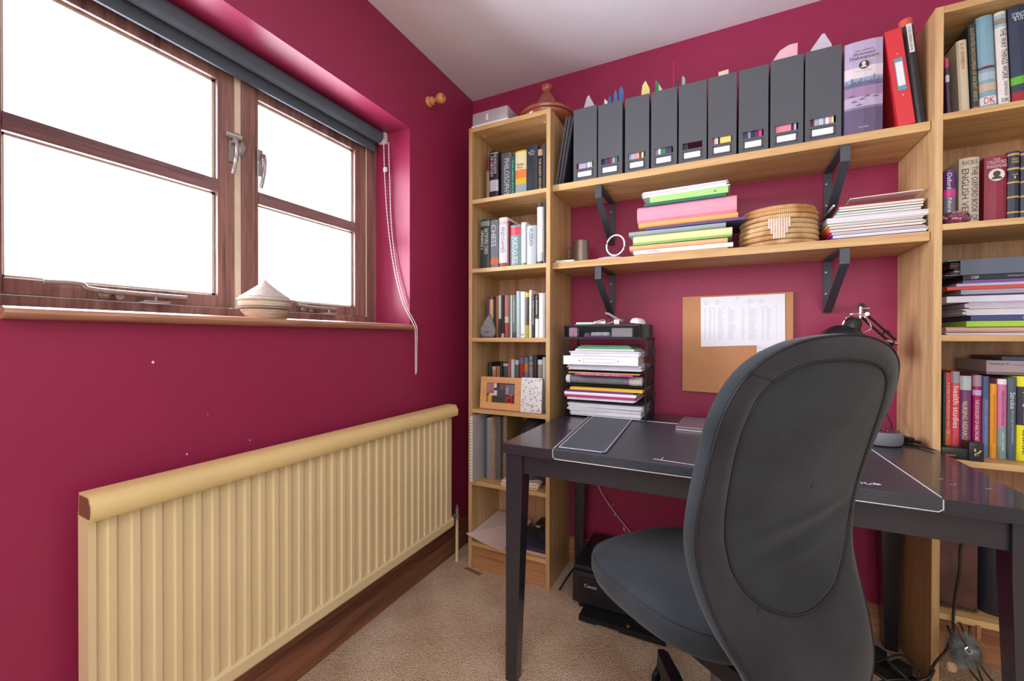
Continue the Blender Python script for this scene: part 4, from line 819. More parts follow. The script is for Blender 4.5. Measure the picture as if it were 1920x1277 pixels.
for k in range(1, 6):
    yy = TY0+.004+k*(TY1-TY0)/6
    for xx in (TX1-.002, TX0+.002): MB().tube([(xx, yy, DZ+.002), (xx, yy, 1.055)], .0017, 6).build('side_wire', M_blackpl, lt)
for z in (.820, 1.005): MB().box(TX1-.001, TX1+.007, TY1-.06, TY1-.035, z-.018, z+.018, b=.002).build('clip', M_blackpl, lt)
ztop = {0: tiers[0], 1: tiers[0], 2: tiers[1], 7: tiers[2]+.0385, 9: tiers[3], 10: tiers[3]+.058}
z = tiers[0]+.0005
for i, (x0, x1, z0, z1, c, lab, kind) in enumerate(STACKS['T']['items']):
    if i in (2, 7, 9, 10): z = ztop[i]+.0008
    h = {7: .008, 8: .005}.get(i, z1-z0)
    if i in (0, 1): h = [.020, .030][i]
    slab(max(x0+.006, .607), min(x1, .922), -.262, -.052, z, z+h, c, lab, kind, rot=random.uniform(-.008, .008), text=txt_for(lab)); z += h
# grey paper roll in the third tray
t = thing('paper_roll', 'grey rolled up portfolio with white rim in the middle letter tray', 'roll', (.76, -.235, .889))
M_roll = mat('grey_roll_cover', (112, 118, 128), .45, .12, 30, .2, 60)
MB().lathe([(.0185, .618), (.0185, .870)], (0, -.222, .8885), 28, 'x').build('cover', M_roll, t, smooth=True)
MB().lathe([(.012, .604), (.017, .606), (.0188, .612), (.0188, .624)], (0, -.222, .8885), 28, 'x').build('rim', M_paper, t, smooth=True)
MB().lathe([(.0187, .868), (.0195, .885), (.0185, .915), (.013, .918)], (0, -.222, .8885), 28, 'x').build('plastic_end', mat('milky_pocket', (200, 190, 192), .3, .15, 40), t, smooth=True)
# white ring binder
t = thing('ring_binder', 'white ring binder lying flat in the upper letter tray', 'binder', (.75, -.16, .952))
zb = tiers[3]+.0225
sbox(.607, .908, -.274, -.271, zb, zb+.035, b=.001).build('spine', M_paper, t)
for zz in (zb, zb+.0325): sbox(.607, .908, -.271, -.055, zz, zz+.0025).build('cover', M_paper, t)
sbox(.612, .895, -.265, -.060, zb+.004, zb+.028).build('paper_block', M_pages, t)
for x in (.676, .832): MB().lathe([(.0035, 0), (.003, -.0012)], (x, -.2742, zb+.017), 12, 'y').build('rivet', M_steel, t)
MB().tube([(.690, -.275, zb+.010), (.820, -.275, zb+.010), (.820, -.275, zb+.025), (.690, -.275, zb+.025), (.690, -.275, zb+.010)], .0007, 5).build('label_pocket', paint((205, 203, 208)), t)

# organiser on top
og = thing('mesh_organiser', 'black wire mesh organiser tray on top of the letter tray tower', 'organiser', (.77, -.2, 1.061))
OX0, OX1, OY0, OY1, OZ0, OZ1 = .606, .912, -.262, -.150, 1.0615, 1.113
sbox(OX0, OX1, OY0, OY1, OZ0, OZ0+.002).build('base', M_blackmat, og)
m = MB()
for (a, b, c, d) in ((OX0, OX1, OY0, OY0+.003), (OX0, OX1, OY1-.003, OY1), (OX0, OX0+.003, OY0, OY1), (OX1-.003, OX1, OY0, OY1)): m.box(a, b, c, d, OZ1-.006, OZ1)
m.build('rim', M_blackpl, og)
m = MB()
for q in range(40): x = OX0+.002+q*(OX1-OX0-.004)/39; m.box(x-.0004, x+.0004, OY0+.0008, OY0+.0016, OZ0, OZ1-.004)
for q in range(7): z = OZ0+.003+q*.0068; m.box(OX0, OX1, OY0+.0008, OY0+.0016, z-.0004, z+.0004)
m.build('mesh_wall', M_blackmat, og)['kind'] = 'stuff'
for x in (OX0, OX1-.0015): sbox(x, x+.0015, OY0, OY1, OZ0, OZ1).build('end_wall', M_blackmat, og)
sbox(OX0, OX1, OY1-.0015, OY1, OZ0, OZ1).build('back_wall', M_blackmat, og)
sbox(.912, .944, -.255, -.150, 1.0615, 1.113).build('side_pocket', M_blackmat, og)
def small(nm, lab, cat, mb, m, **k): return tag(mb.build(nm, m, **k), lab, cat)
small('gift_tag', 'pink and clear sweet packet in the left of the mesh organiser', 'packet', sbox(.622, .658, -.250, -.215, 1.0640, 1.103, b=.006), mat('clear_pink_wrap', (205, 160, 190), .25, .3, 40))
small('gift_bow', 'small purple bow in the mesh organiser', 'bow', MB().lathe([(.004, 0), (.011, .004), (.013, .010), (.006, .016)], (.700, -.240, 1.0645), 10), paint((150, 90, 180)), smooth=True)
small('purple_pen', 'long purple pen lying along the bottom of the mesh organiser', 'pen', MB().tube([(.69, -.256, 1.0675), (.80, -.256, 1.0675)], .0025, 8), paint((150, 90, 180)))
small('tissue_packet', 'silvery packet in the middle of the mesh organiser', 'packet', sbox(.716, .790, -.248, -.215, 1.0640, 1.083, b=.004), mat('silver_foil', (190, 188, 196), .3, .2, 60, .5, 80))
small('staple_box', 'pale grey box at the right of the mesh organiser', 'box', sbox(.800, .880, -.245, -.210, 1.0640, 1.100, b=.002), paint((170, 165, 172)))
small('white_marker', 'white marker pen with a silver end lying across the organiser rim', 'pen', MB().tube([(.648, -.23, 1.1195), (.655, -.228, 1.1195), (.735, -.21, 1.1195)], .0055, 10), M_white, smooth=True)
small('green_ruler', 'clear green scissors handle end lying over the organiser left', 'ruler', sbox(.650, .722, -.254, -.238, 1.1135, 1.1165, rot=-.06), paint((70, 150, 110)))
t = thing('stapler', 'open chrome stapler resting on the organiser', 'stapler', (.80, -.21, 1.114))
MB().tube([(.742, -.225, 1.1165), (.775, -.222, 1.1175), (.815, -.220, 1.128), (.85, -.216, 1.130)], .0045, 8, 4).build('base_arm', M_steel, t, smooth=True)
MB().tube([(.768, -.22, 1.160), (.785, -.22, 1.155), (.812, -.218, 1.138), (.832, -.216, 1.128)], .006, 8, 4).build('top_arm', M_steel, t, smooth=True)
MB().lathe([(.010, 0), (.011, .004), (.011, .014), (.006, .018)], (.84, -.216, 1.122), 16).build('hinge', M_dmetal, t, smooth=True)
MB().box(.805, .825, -.226, -.212, 1.114, 1.135, b=.002).build('spring_box', M_steel, t)
small('metal_clip', 'chrome hole punch lying in the middle of the organiser rim', 'punch', MB().box(.728, .775, -.245, -.215, 1.1135, 1.129, b=.004).tube([(.74, -.24, 1.129), (.76, -.235, 1.134), (.772, -.23, 1.131)], .002, 6), M_steel, smooth=True)
t = thing('computer_mouse', 'white computer mouse resting on the right end of the organiser', 'mouse', (.893, -.20, 1.1135), local=True, rot=(math.radians(0), math.radians(8), 0))
m = MB(); N_ = 20; vs = []; fs = []
for j in range(7):
    t1 = j/6; rr = math.cos(t1*math.pi/2)**.6; zz = .022*math.sin(t1*math.pi/2)
    for i in range(N_): a = 2*math.pi*i/N_; vs.append((.030*rr*math.cos(a), .046*rr*math.sin(a), .004+zz))
for j in range(6):
    for i in range(N_): k = (i+1) % N_; fs.append((j*N_+i, j*N_+k, (j+1)*N_+k, (j+1)*N_+i))
fs.append(tuple(range(N_))[::-1]); m.add(vs, fs).build('shell', M_white, t, smooth=True)

# ------------------------------------------------------------------ smart speaker, adaptor, cables on the desk
t = thing('smart_speaker', 'round grey fabric smart speaker at the right back of the desk', 'speaker', (1.615, -.285, DZ))
SC = (1.628, -.262, DZ+.0005)
MB().lathe([(.045, 0), (.052, .003), (.056, .012), (.0565, .026), (.054, .037), (.049, .0415)], SC, 48).build('fabric_body', mat('heather_fabric', (112, 116, 124), .9, .2, 500, .5, 900), t, smooth=True)
MB().lathe([(.0502, .0400), (.0485, .0428), (.044, .0432), (.001, .0432)], SC, 48).build('top_disc', mat('dark_top_disc', (62, 50, 66), .25, .02, 20), t, smooth=True)
for a in (0, 90, 180, 270): MB().lathe([(.0022, 0), (.0018, .0008)], (SC[0]+.022*math.cos(math.radians(a+45)), SC[1]+.022*math.sin(math.radians(a+45)), SC[2]+.0432), 10).build('button', paint((150, 150, 160)), t)
def cable(pts, r, lab, m=None, nm='cable', cat='cable', sm=8): return tag(MB().tube(pts, r, 7, sm).build(nm, m or M_blackpl, smooth=True), lab, cat)
cable([(1.60, -.06, .86), (1.64, -.075, .855), (1.680, -.10, .82), (1.692, -.13, .785), (1.688, -.17, .755), (1.69, -.20, .742)], .0022, 'black cable arching down to the desk beside the wide bookcase')
t = thing('power_adaptor', 'black cable adaptor lying on the desk against the wide bookcase', 'adaptor', (1.70, -.19, DZ), local=True, rot=(0, 0, -1.05))
sbox(-.036, .036, -.011, .011, .001, .018, b=.004).build('body', M_blackpl, t, smooth=True); MB().tube([(.036, 0, .009), (.058, 0, .009)], .005, 8).build('plug', M_blackpl, t)
cable([(1.665, -.24, .742), (1.70, -.255, .741), (1.728, -.29, .741), (1.738, -.315, .741)], .002, 'thin black lead running from the adaptor over the desk towards the bookcase front')

# ------------------------------------------------------------------ anglepoise desk lamp
lp = thing('desk_lamp', 'black and chrome jointed desk lamp behind the office chair', 'lamp', (1.64, -.09, DZ))
M_chr = mat('chrome', (225, 225, 228), .12, .01, 20, metal=1.0)
MB().lathe([(.001, 0), (.055, 0), (.058, .006), (.050, .014), (.014, .02), (.012, .04)], (1.60, -.10, DZ+.0005), 32).build('base', M_blackpl, lp, smooth=True)
E1 = Vector((1.688, -.165, 1.050)); E2 = Vector((1.600, -.20, 1.138))
m = MB()
for dy in (-.007, .007): m.tube([(1.60, -.10+dy, DZ+.04), (E1.x, E1.y+dy, E1.z)], .0035, 8)
m.build('lower_arm', M_blackpl, lp, smooth=True)
m = MB()
for d in (-.009, .009): m.tube([E1+Vector((d*.6, 0, d*.6)), E2+Vector((d*.6, 0, d*.6))], .0038, 8)
m.build('upper_arm', M_blackpl, lp, smooth=True)
m = MB()
m.tube([E2+Vector((-.026, -.004, 0)), E2+Vector((.018, -.004, 0))], .0035, 8); m.tube([E2+Vector((-.006, -.004, -.012)), E2+Vector((-.006, -.004, .024))], .005, 8); m.tube([E2+Vector((-.002, -.004, .018)), E2+Vector((.018, -.004, .018))], .003, 8)
m.lathe([(.006, -.01), (.006, .01)], E2+Vector((.010, 0, 0)), 12, 'y'); m.lathe([(.0065, -.006), (.0065, .002)], E2+Vector((-.028, -.004, 0)), 12, 'x')
m.tube([E1+Vector((-.045, -.004, .020)), E1+Vector((-.006, -.004, .018))], .0025, 8); m.tube([E1+Vector((-.02, -.004, .004)), E1+Vector((.012, -.004, -.008))], .0045, 8)
m.build('chrome_joint', M_chr, lp, smooth=True)
MB().tube([E2+Vector((-.010, 0, .02)), E2+Vector((-.004, 0, .032)), E2+Vector((.006, 0, .026)), E2+Vector((.008, 0, .01))], .004, 8, 4).build('cable_loop', M_blackpl, lp, smooth=True)
MB().tube([E1+Vector((-.028, .004, .02)), E1+Vector((-.015, .004, .036)), E1+Vector((-.002, .004, .02)), E1+Vector((.004, .002, -.01))], .0022, 6, 4).build('cable_loop', M_blackpl, lp, smooth=True)
hd = Matrix.Rotation(math.radians(-28), 3, 'Y'); HC = Vector((1.552, -.20, 1.045))
def rotl(prof, n=36):
    mm = MB().lathe(prof, (0, 0, 0), n, cap=False); mm.v = [tuple(HC+hd @ Vector((v[0], v[1], v[2]))) for v in mm.v]; return mm
hd = Matrix.Rotation(math.radians(22), 3, 'Y')
rotl([(.068, 0), (.070, .002), (.066, .016), (.054, .034), (.040, .046), (.026, .052), (.024, .050), (.05, .03), (.066, .002)]).build('shade', M_blackpl, lp, smooth=True)
rotl([(.026, .050), (.024, .060), (.021, .078), (.014, .086), (.002, .088)]).build('bulb_holder', M_blackpl, lp, smooth=True)
m = MB(); m.tube([HC+hd @ Vector((-.026, -.006, .055)), HC+hd @ Vector((-.024, -.012, .085)), HC+hd @ Vector((.004, -.012, .10)), E2+Vector((.004, -.008, -.012))], .0022, 6, 5)
m.tube([HC+hd @ Vector((.030, -.012, .048)), HC+hd @ Vector((.045, -.012, .070)), E2+Vector((.012, -.006, -.018)), E2+Vector((.004, -.004, -.004))], .0022, 6, 5); m.build('wire_yoke', M_chr, lp, smooth=True)
# ------------------------------------------------------------------ narrow bookcase contents besides books
t = thing('leaf_stone', 'grey pointed leaf shaped stone with an engraved face in the narrow bookcase', 'ornament', (.228, -.235, 1.0625), local=True, rot=(math.radians(-6), 0, .1))
pr = [(a*1.25, b*1.08) for a, b in ((-.020, 0), (.020, 0), (.028, .016), (.0275, .034), (.019, .062), (.010, .086), (.004, .100), (-.004, .090), (-.022, .058), (-.031, .034), (-.029, .014))]
n = len(pr); m = MB()
vs = [(x*.72, -.013, z*.8+.008) for x, z in pr]+[(x, -.006, z) for x, z in pr]+[(x, .008, z) for x, z in pr]+[(x*.72, .014, z*.8+.008) for x, z in pr]
m.add(vs, [tuple(range(n))[::-1], tuple(range(3*n, 4*n))]+[(k*n+i, k*n+(i+1) % n, (k+1)*n+(i+1) % n, (k+1)*n+i) for k in range(3) for i in range(n)])
M_st = mat('grey_slate_stone', (132, 130, 136), .8, .15, 60, .4, 200); m.build('stone', M_st, t, smooth=True, ang=50)
m = MB(); m.tube([(-.012, -.0135, .026), (-.004, -.0142, .022), (.000, -.0145, .030), (.004, -.0142, .022), (.012, -.0135, .027)], .0009, 5, 4); m.tube([(0, -.0145, .030), (0, -.0145, .018)], .0009, 5); m.tube([(.005, -.0142, .046), (.012, -.013, .044)], .0008, 5); m.tube([(-.014, -.0135, .044), (-.006, -.0142, .046)], .0008, 5)
m.build('engraved_line', paint((70, 68, 74)), t)
t = thing('photo_frame', 'pale wooden photo frame with a colourful picture in the narrow bookcase', 'photo frame', (.302, -.262, .7370), local=True, rot=(math.radians(-5), 0, 0))
M_frm = wood('beech_frame', (228, 176, 124), (210, 156, 104), 'x', 20)
W2, H2 = .103, .146; fw = .031
m = MB(); m.box(-W2, W2, 0, .016, 0, fw, b=.001); m.box(-W2, W2, 0, .016, H2-fw+.004, H2, b=.001); m.box(-W2, -W2+fw, 0, .016, fw, H2-fw+.004); m.box(W2-fw, W2, 0, .016, fw, H2-fw+.004); m.build('frame', M_frm, t)
pic = sbox(-W2+fw-.002, W2-fw+.002, .008, .011, fw-.002, H2-fw+.006).build('picture', paint((70, 52, 52)), t)
random.seed(5)
def pb(x0, x1, z0, z1, c, nm='picture_patch'): sbox(x0, x1, .0072, .0079, z0, z1).build(nm, paint(c), t)
L0, R0, B0, T0 = -W2+fw, W2-fw, fw, H2-fw+.004
for (a, b, c, d, col) in ((0, .25, .45, 1, (176, 120, 118)), (.25, .34, .75, 1, (225, 215, 225)), (.08, .38, .35, .62, (222, 205, 200)), (.03, .18, 0, .35, (226, 160, 50)), (.18, .62, 0, .30, (52, 62, 50)), (.36, .62, .3, .95, (70, 66, 82)), (.46, .62, .62, .95, (205, 150, 150)), (.64, 1, .42, .95, (120, 110, 125)), (.68, .76, .45, .8, (235, 235, 238)), (.82, .9, .4, .82, (232, 230, 235)), (.66, .98, .04, .36, (160, 50, 45)), (.72, .86, 0, .22, (215, 60, 45)), (.9, 1, 0, .38, (110, 62, 50))):
    pb(L0+a*(R0-L0), L0+b*(R0-L0), B0+c*(T0-B0), B0+d*(T0-B0), col)
t = thing('speckled_notebook', 'white notebook speckled with small dark marks beside the photo frame', 'notebook', (.458, -.268, .7372), local=True, rot=(math.radians(-5), 0, math.radians(2)))
sbox(-.049, .047, 0, .0015, 0, .150).build('cover', M_white, t); sbox(-.047, .050, .002, .017, .002, .148).build('pages', paint((150, 150, 160)), t)
m = MB(); random.seed(9)
for i in range(95):
    a = random.uniform(-.046, .044); z = random.uniform(.004, .146); r = random.uniform(0, math.pi)
    dx, dz = math.cos(r)*.0029, math.sin(r)*.0029; nx, nz = -math.sin(r)*.0011, math.cos(r)*.0011
    if abs(a) < .045: m.prism([(a-dx-nx, z-dz-nz), (a+dx-nx, z+dz-nz), (a+dx+nx, z+dz+nz), (a-dx+nx, z-dz+nz)], -.0003, 0, 'y')
o = m.build('dark_speckle', paint((60, 50, 66)), t); o['kind'] = 'stuff'
# fifth shelf: wire bound books and folders
def wirebook(x0, x1, y0, y1, z0, h, col, cov, label, ringcol, nring=34):
    t = thing('wire_bound_book', label, 'book', ((x0+x1)/2, y0, z0+.0005)); w_ = x1-x0
    sbox(x0+.001, x1-.001, y0+.008, y1, z0+.001, z0+h-.001).build('pages', paint(col), t)
    for a in (x0, x1-.001): sbox(a, a+.001, y0+.006, y1, z0+.0005, z0+h).build('cover', paint(cov), t)
    for q in range(nring):
        zz = z0+.008+q*(h-.016)/(nring-1); sbox(x0, x1, y0, y0+.008, zz-.0022, zz+.0022, b=.001).build('wire_ring', paint(ringcol, .3), t)
    return t
zb = .404
wirebook(.152, .172, -.312, -.10, zb+.001, .30, (205, 200, 205), (214, 206, 208), 'white comb bound document jutting out at the left of the fifth shelf', (222, 214, 208), 26) if 0 else None
t = thing('comb_bound_book', 'white comb bound document jutting out at the left of the fifth shelf', 'book', (.18, -.29, zb))
sbox(.1695, .188, -.300, -.06, zb+.001, zb+.300).build('pages', paint((200, 188, 190)), t); sbox(.188, .1888, -.305, -.06, zb+.001, zb+.302).build('cover', mat('frosted_cover', (186, 178, 184), .3, .1, 20), t)
m = MB()
for q in range(21):
    zz = zb+.012+q*.0138; m.lathe([(.0085, -.0042), (.0092, 0), (.0085, .0042)], (.1785, -.300, zz), 12)
m.build('comb_binding', paint((225, 214, 206), .35), t)
for i, (x0, x1, h, c, lab) in enumerate([(.204, .211, .286, (70, 92, 100), 'thin teal grey folder second from the left on the fifth shelf'), (.212, .220, .284, (95, 125, 145), 'thin pale blue folder left of the peach wire bound pad')]):
    book('book', x0+.001, x1, -.225, zb, h, .19, c, lab, {})
wirebook(.224, .248, -.238, -.04, zb, .285, (232, 196, 170), (226, 190, 165), 'peach wire bound pad in the middle of the fifth shelf', (150, 140, 140))
wirebook(.258, .280, -.215, -.03, zb, .290, (120, 120, 128), (140, 105, 90), 'wire bound magazine with a busy blue and brown cover on the fifth shelf', (110, 105, 110), 30)
m = MB(); random.seed(2)
for i, c in enumerate([(70, 110, 140), (165, 95, 60), (60, 70, 90), (190, 150, 110), (130, 70, 60), (90, 130, 150)]):
    q = sbox(.2572, .2578, -.20+i*.026, -.176+i*.026, zb+.02+(i % 3)*.05, zb+.10+(i % 3)*.06); q.build('cover_print', paint(c), bpy.data.objects['wire_bound_book.001'] if 'wire_bound_book.001' in bpy.data.objects else None)
wirebook(.288, .308, -.205, -.03, zb, .292, (190, 170, 135), (150, 118, 70), 'tan wire bound planner with a golden edge on the fifth shelf', (120, 105, 90), 30)
# dark toy bag
t = thing('dark_bag', 'dark patterned crumpled bag at the right of the fifth shelf', 'bag', (.42, -.14, zb))
m = MB(); N_ = 26; vs = []; fs = []; random.seed(4)
for j in range(9):
    ph = j/8*math.pi/2
    for i in range(N_):
        a = 2*math.pi*i/N_; k = 1+.09*math.sin(3*a+j)+.06*math.sin(7*a-j*2)
        vs.append((.422+.092*math.cos(ph)**.6*k*math.cos(a), -.135+.09*math.cos(ph)**.6*k*math.sin(a), zb+.001+.285*math.sin(ph)**.8))
for j in range(8):
    for i in range(N_): q = (i+1) % N_; fs.append((j*N_+i, j*N_+q, (j+1)*N_+q, (j+1)*N_+i))
fs.append(tuple(range(N_))[::-1]); m.add(vs, fs).build('cloth', mat('dark_pattern_cloth', (52, 44, 50), .6, .6, 24, .4, 60), t, smooth=True, ang=70)
MB().lathe([(.03, 0), (.028, .004), (.012, .005)], (.452, -.232, zb+.175), 20, 'y').build('round_patch', paint((110, 62, 66)), t, smooth=True)
t = thing('paper_stack', 'uneven stack of cream papers lying at the front of the fifth shelf', 'papers', (.40, -.2, zb), local=True, rot=(0, 0, .12))
for q in range(7): sbox(-.085+random.uniform(-.006, .006), .085+random.uniform(-.006, .006), -.070+random.uniform(-.006, .006), -.02, .0006+q*.004, .0042+q*.004, rot=random.uniform(-.04, .04)).build('sheet', paint([(225, 208, 186), (214, 190, 168), (230, 216, 200)][q % 3]), t)
# bottom shelf
zb = .124
t = thing('slim_tray', 'flat silver rimmed case under the loose paper at the bottom of the narrow bookcase', 'case', (.26, -.19, zb))
sbox(.185, .345, -.262, -.06, zb+.001, zb+.024, b=.006).build('shell', paint((190, 182, 184), .3), t, smooth=True)
t = thing('large_paper', 'large pale sheet of sugar paper jutting out of the bottom of the narrow bookcase', 'paper', (.25, -.2, zb+.03))
pz = [(.150, -.300, .166), (.1695, -.2815, .168), (.171, -.03, .176), (.36, -.05, .172), (.357, -.334, .153), (.25, -.322, .156)]
for k in range(3):
    o_ = k*.003; m = MB(); P_ = [(x+(o_ if x > .2 else o_*.3), y+(o_ if y > -.28 else o_*1.5), z-.0045*k) for x, y, z in pz]; n = len(P_)
    m.add(P_+[(x, y, z-.0012) for x, y, z in P_], [(0, 1, 5), (1, 2, 3), (1, 3, 5), (3, 4, 5), (n, n+5, n+1), (n+1, n+3, n+2), (n+1, n+5, n+3), (n+3, n+5, n+4)]+[(i, (i+1) % n, n+(i+1) % n, n+i) for i in range(n)]).build('sheet', paint((216, 194, 188), .8), t)
t = thing('navy_case', 'navy cloth case with a pale piped edge at the bottom right of the narrow bookcase', 'case', (.44, -.2, zb))
sbox(.36, .528, -.268, -.08, zb+.001, zb+.016, b=.005).build('lower_shell', paint((205, 165, 160), .6), t, smooth=True); sbox(.358, .530, -.270, -.08, zb+.017, zb+.034, b=.006).build('upper_shell', paint((50, 46, 66), .7), t, smooth=True)
t = thing('camera', 'small black camera on the navy case in the narrow bookcase', 'camera', (.48, -.16, zb+.035))
sbox(.445, .528, -.19, -.11, zb+.0345, zb+.105, b=.010).build('body', M_blackpl, t, smooth=True); MB().lathe([(.030, 0), (.030, -.012), (.026, -.022), (.020, -.022), (.016, -.016), (.001, -.014)], (.490, -.19, zb+.066), 28, 'y').build('lens_barrel', M_blackmat, t, smooth=True)
sbox(.452, .470, -.1925, -.1905, zb+.088, zb+.094).build('badge', paint((190, 180, 185)), t); sbox(.482, .512, -.1925, -.1905, zb+.086, zb+.094).build('badge', paint((190, 160, 165)), t); MB().lathe([(.012, 0), (.012, .008)], (.51, -.15, zb+.104), 16).build('dial', M_blackpl, t)
tag(sbox(.462, .530, -.100, -.03, zb+.0005, zb+.17, b=.002).build('dark_book', mat('worn_black_cloth', (58, 48, 52), .7, .2, 30)), 'worn dark brown box standing behind the camera in the narrow bookcase', 'box')

# ------------------------------------------------------------------ wide bookcase contents besides books
t = thing('paperweight', 'oval glass paperweight with red and violet swirls on the wide bookcase shelf', 'paperweight', (1.802, -.245, 1.391))
def swirl():
    m = bpy.data.materials.new('swirled_glass'); m.use_nodes = True; N = m.node_tree.nodes; L = m.node_tree.links; b = N['Principled BSDF']; b.inputs['Roughness'].default_value = .05; b.inputs['Coat Weight'].default_value = 1
    tc = N.new('ShaderNodeTexCoord'); n = N.new('ShaderNodeTexNoise'); n.inputs['Scale'].default_value = 38; n.inputs['Distortion'].default_value = 2.5; L.new(tc.outputs['Object'], n.inputs[0])
    cr = N.new('ShaderNodeValToRGB'); e = cr.color_ramp.elements; e[0].position = .34; e[0].color = lin((52, 40, 92)); e[1].position = .66; e[1].color = lin((196, 190, 205))
    for p_, c_ in ((.44, (90, 40, 70)), (.50, (176, 48, 60)), (.56, (70, 34, 60))): q = e.new(p_); q.color = lin(c_)
    L.new(n.outputs[0], cr.inputs[0]); L.new(cr.outputs[0], b.inputs['Base Color']); return m
M_pw = swirl(); MB().lathe([(.001, .0006), (.022, .001), (.031, .008), (.033, .017), (.030, .028), (.020, .037), (.001, .041)], (1.802, -.247, 1.391), 36, sx=1.0, sy=.8).build('glass', M_pw, t, smooth=True)
MB().lathe([(.012, .012), (.024, .018), (.012, .022)], (1.800, -.256, 1.3925), 20, sy=.8).build('red_swirl', mat('red_swirl', (170, 50, 60), .3, .4, 60), t, smooth=True)
def boxset(x0, x1, y0, y1, z0, z1, c, nm, lab, txt=None):
    t = thing(nm, lab, 'book', ((x0+x1)/2, (y0+y1)/2, z0)); sbox(x0, x1, y0, y1, z0, z1, b=.001).build('cover', paint(c, .45), t)
    sbox(x0+.002, x1-.002, y0+.004, y1+.001, z0+.002, z1-.002).build('pages', M_pages, t)
    if txt: 
        for (s, x, z, L, H, cc) in txt: lettering(t, s, (x-(x0+x1)/2, y0-.0006-(y0+y1)/2, z-z0), X_, Z_, L, H, cc)
    return t
boxset(1.889, 2.06, -.200, -.03, .955, .9615, (120, 108, 112), 'flat_book', 'thin taupe book lying directly on the row of textbooks')
boxset(1.889, 2.06, -.200, -.03, .962, .996, (165, 148, 156), 'flat_book', 'pinkish grey psychology guide lying flat on the textbook row', [('Psychology AS', 1.915, .986, .040, .008, (60, 55, 60)), ('The Complete', 1.955, .984, .022, .005, (110, 100, 105))])
boxset(1.922, 2.06, -.198, -.03, .9965, 1.008, (60, 66, 96), 'flat_book', 'navy slim book topmost above the textbook row')
t = thing('torch_case', 'black zipped case with a copper stripe lying before the textbooks', 'case', (1.80, -.262, .712))
sbox(1.766, 1.832, -.276, -.240, .7135, .745, b=.005).build('body', M_blackpl, t, smooth=True); sbox(1.772, 1.796, -.2768, -.2759, .722, .7245).build('copper_stripe', paint((190, 100, 60)), t)
t = thing('black_tag_box', 'small black box with a gold emblem in front of the purple textbook', 'box', (1.845, -.272, .712))
sbox(1.822, 1.853, -.282, -.236, .7125, .765, b=.003).build('body', M_blackpl, t, smooth=True)
m = MB(); random.seed(21)
for q in range(13): x = 1.8305+random.uniform(0, .013); z = .728+random.uniform(0, .018); m.box(x, x+.003, -.2832, -.2822, z, z+.0035, tilt=random.uniform(0, 1))
m.build('gold_emblem', paint((226, 190, 120)), t)

# low compartment of the wide bookcase
t = thing('leather_satchel', 'worn brown leather satchel standing on the lowest shelf of the wide bookcase', 'bag', (1.825, -.2, .262))
M_lea = mat('worn_brown_leather', (84, 52, 46), .55, .4, 14, .4, 90)
sbox(1.768, 1.862, -.235, -.06, .2625, .62, b=.008).build('body', M_lea, t, smooth=True); sbox(1.766, 1.800, -.242, -.236, .30, .60, b=.002).build('flap', M_lea, t)
m = MB()
for q in range(12): m.lathe([(.0025, -.003), (.0035, 0), (.0025, .003)], (1.778+q*.0072, -.241, .268+(q % 2)*.003), 8, 'x')
m.build('zip_edge', mat('dark_brass', (70, 56, 48), .4, metal=.5), t)
t = thing('document_tube', 'dark navy cylinder standing on the lowest shelf of the wide bookcase', 'tube', (1.90, -.18, .262))
MB().lathe([(.040, .0005), (.0415, .004), (.0415, .36)], (1.908, -.19, .262), 36).build('tube', mat('navy_vinyl', (36, 38, 50), .3, .05, 20), t, smooth=True); MB().lathe([(.0422, 0), (.0422, .012)], (1.908, -.19, .2625), 36).build('rim', M_blackmat, t, smooth=True)
t = thing('fur_keyring', 'grey fur pompom keyring hanging under the lowest shelf of the wide bookcase', 'keyring', (1.80, -.30, .2))
random.seed(8); c0 = Vector((1.799, -.322, .196)); hm = MB()
hm.lathe([(.001, -.030), (.018, -.025), (.029, -.010), (.030, .008), (.020, .024), (.001, .030)], c0, 18)
for i in range(5200):
    d = Vector((random.gauss(0, 1), random.gauss(0, 1), random.gauss(0, 1))).normalized(); a = c0+d*.027; tip = c0+d*random.uniform(.036, .054)+Vector((0, 0, -.004)); q = d.cross(Vector((.3, .5, .8))).normalized()*.0005
    hm.add([a-q, a+q, tip], [(0, 1, 2)])
hm.build('fur', mat('grey_fur', (148, 152, 152), .9, .4, 80), t)['kind'] = 'stuff'
MB().lathe([(.010, -.012), (.013, -.004), (.011, .008), (.006, .014)], (1.782, -.300, .126), 14, sy=.8).build('pale_tassel', mat('cream_fur', (214, 178, 140), .9, .3, 60), t, smooth=True)
MB().tube([(1.790, -.284, .262), (1.790, -.300, .250), (1.792, -.345, .226), (1.798, -.362, .216), (1.792, -.364, .208), (1.786, -.362, .216), (1.792, -.360, .224)], .0022, 7, 4).build('hook', M_chr, t, smooth=True); 
MB().box(1.838, 1.847, -.288, -.282, .214, .250, b=.001).tube([(1.843, -.285, .214), (1.850, -.286, .200), (1.858, -.286, .190)], .0025, 7).build('strap_clip', mat('tan_strap', (170, 110, 70), .5), t)

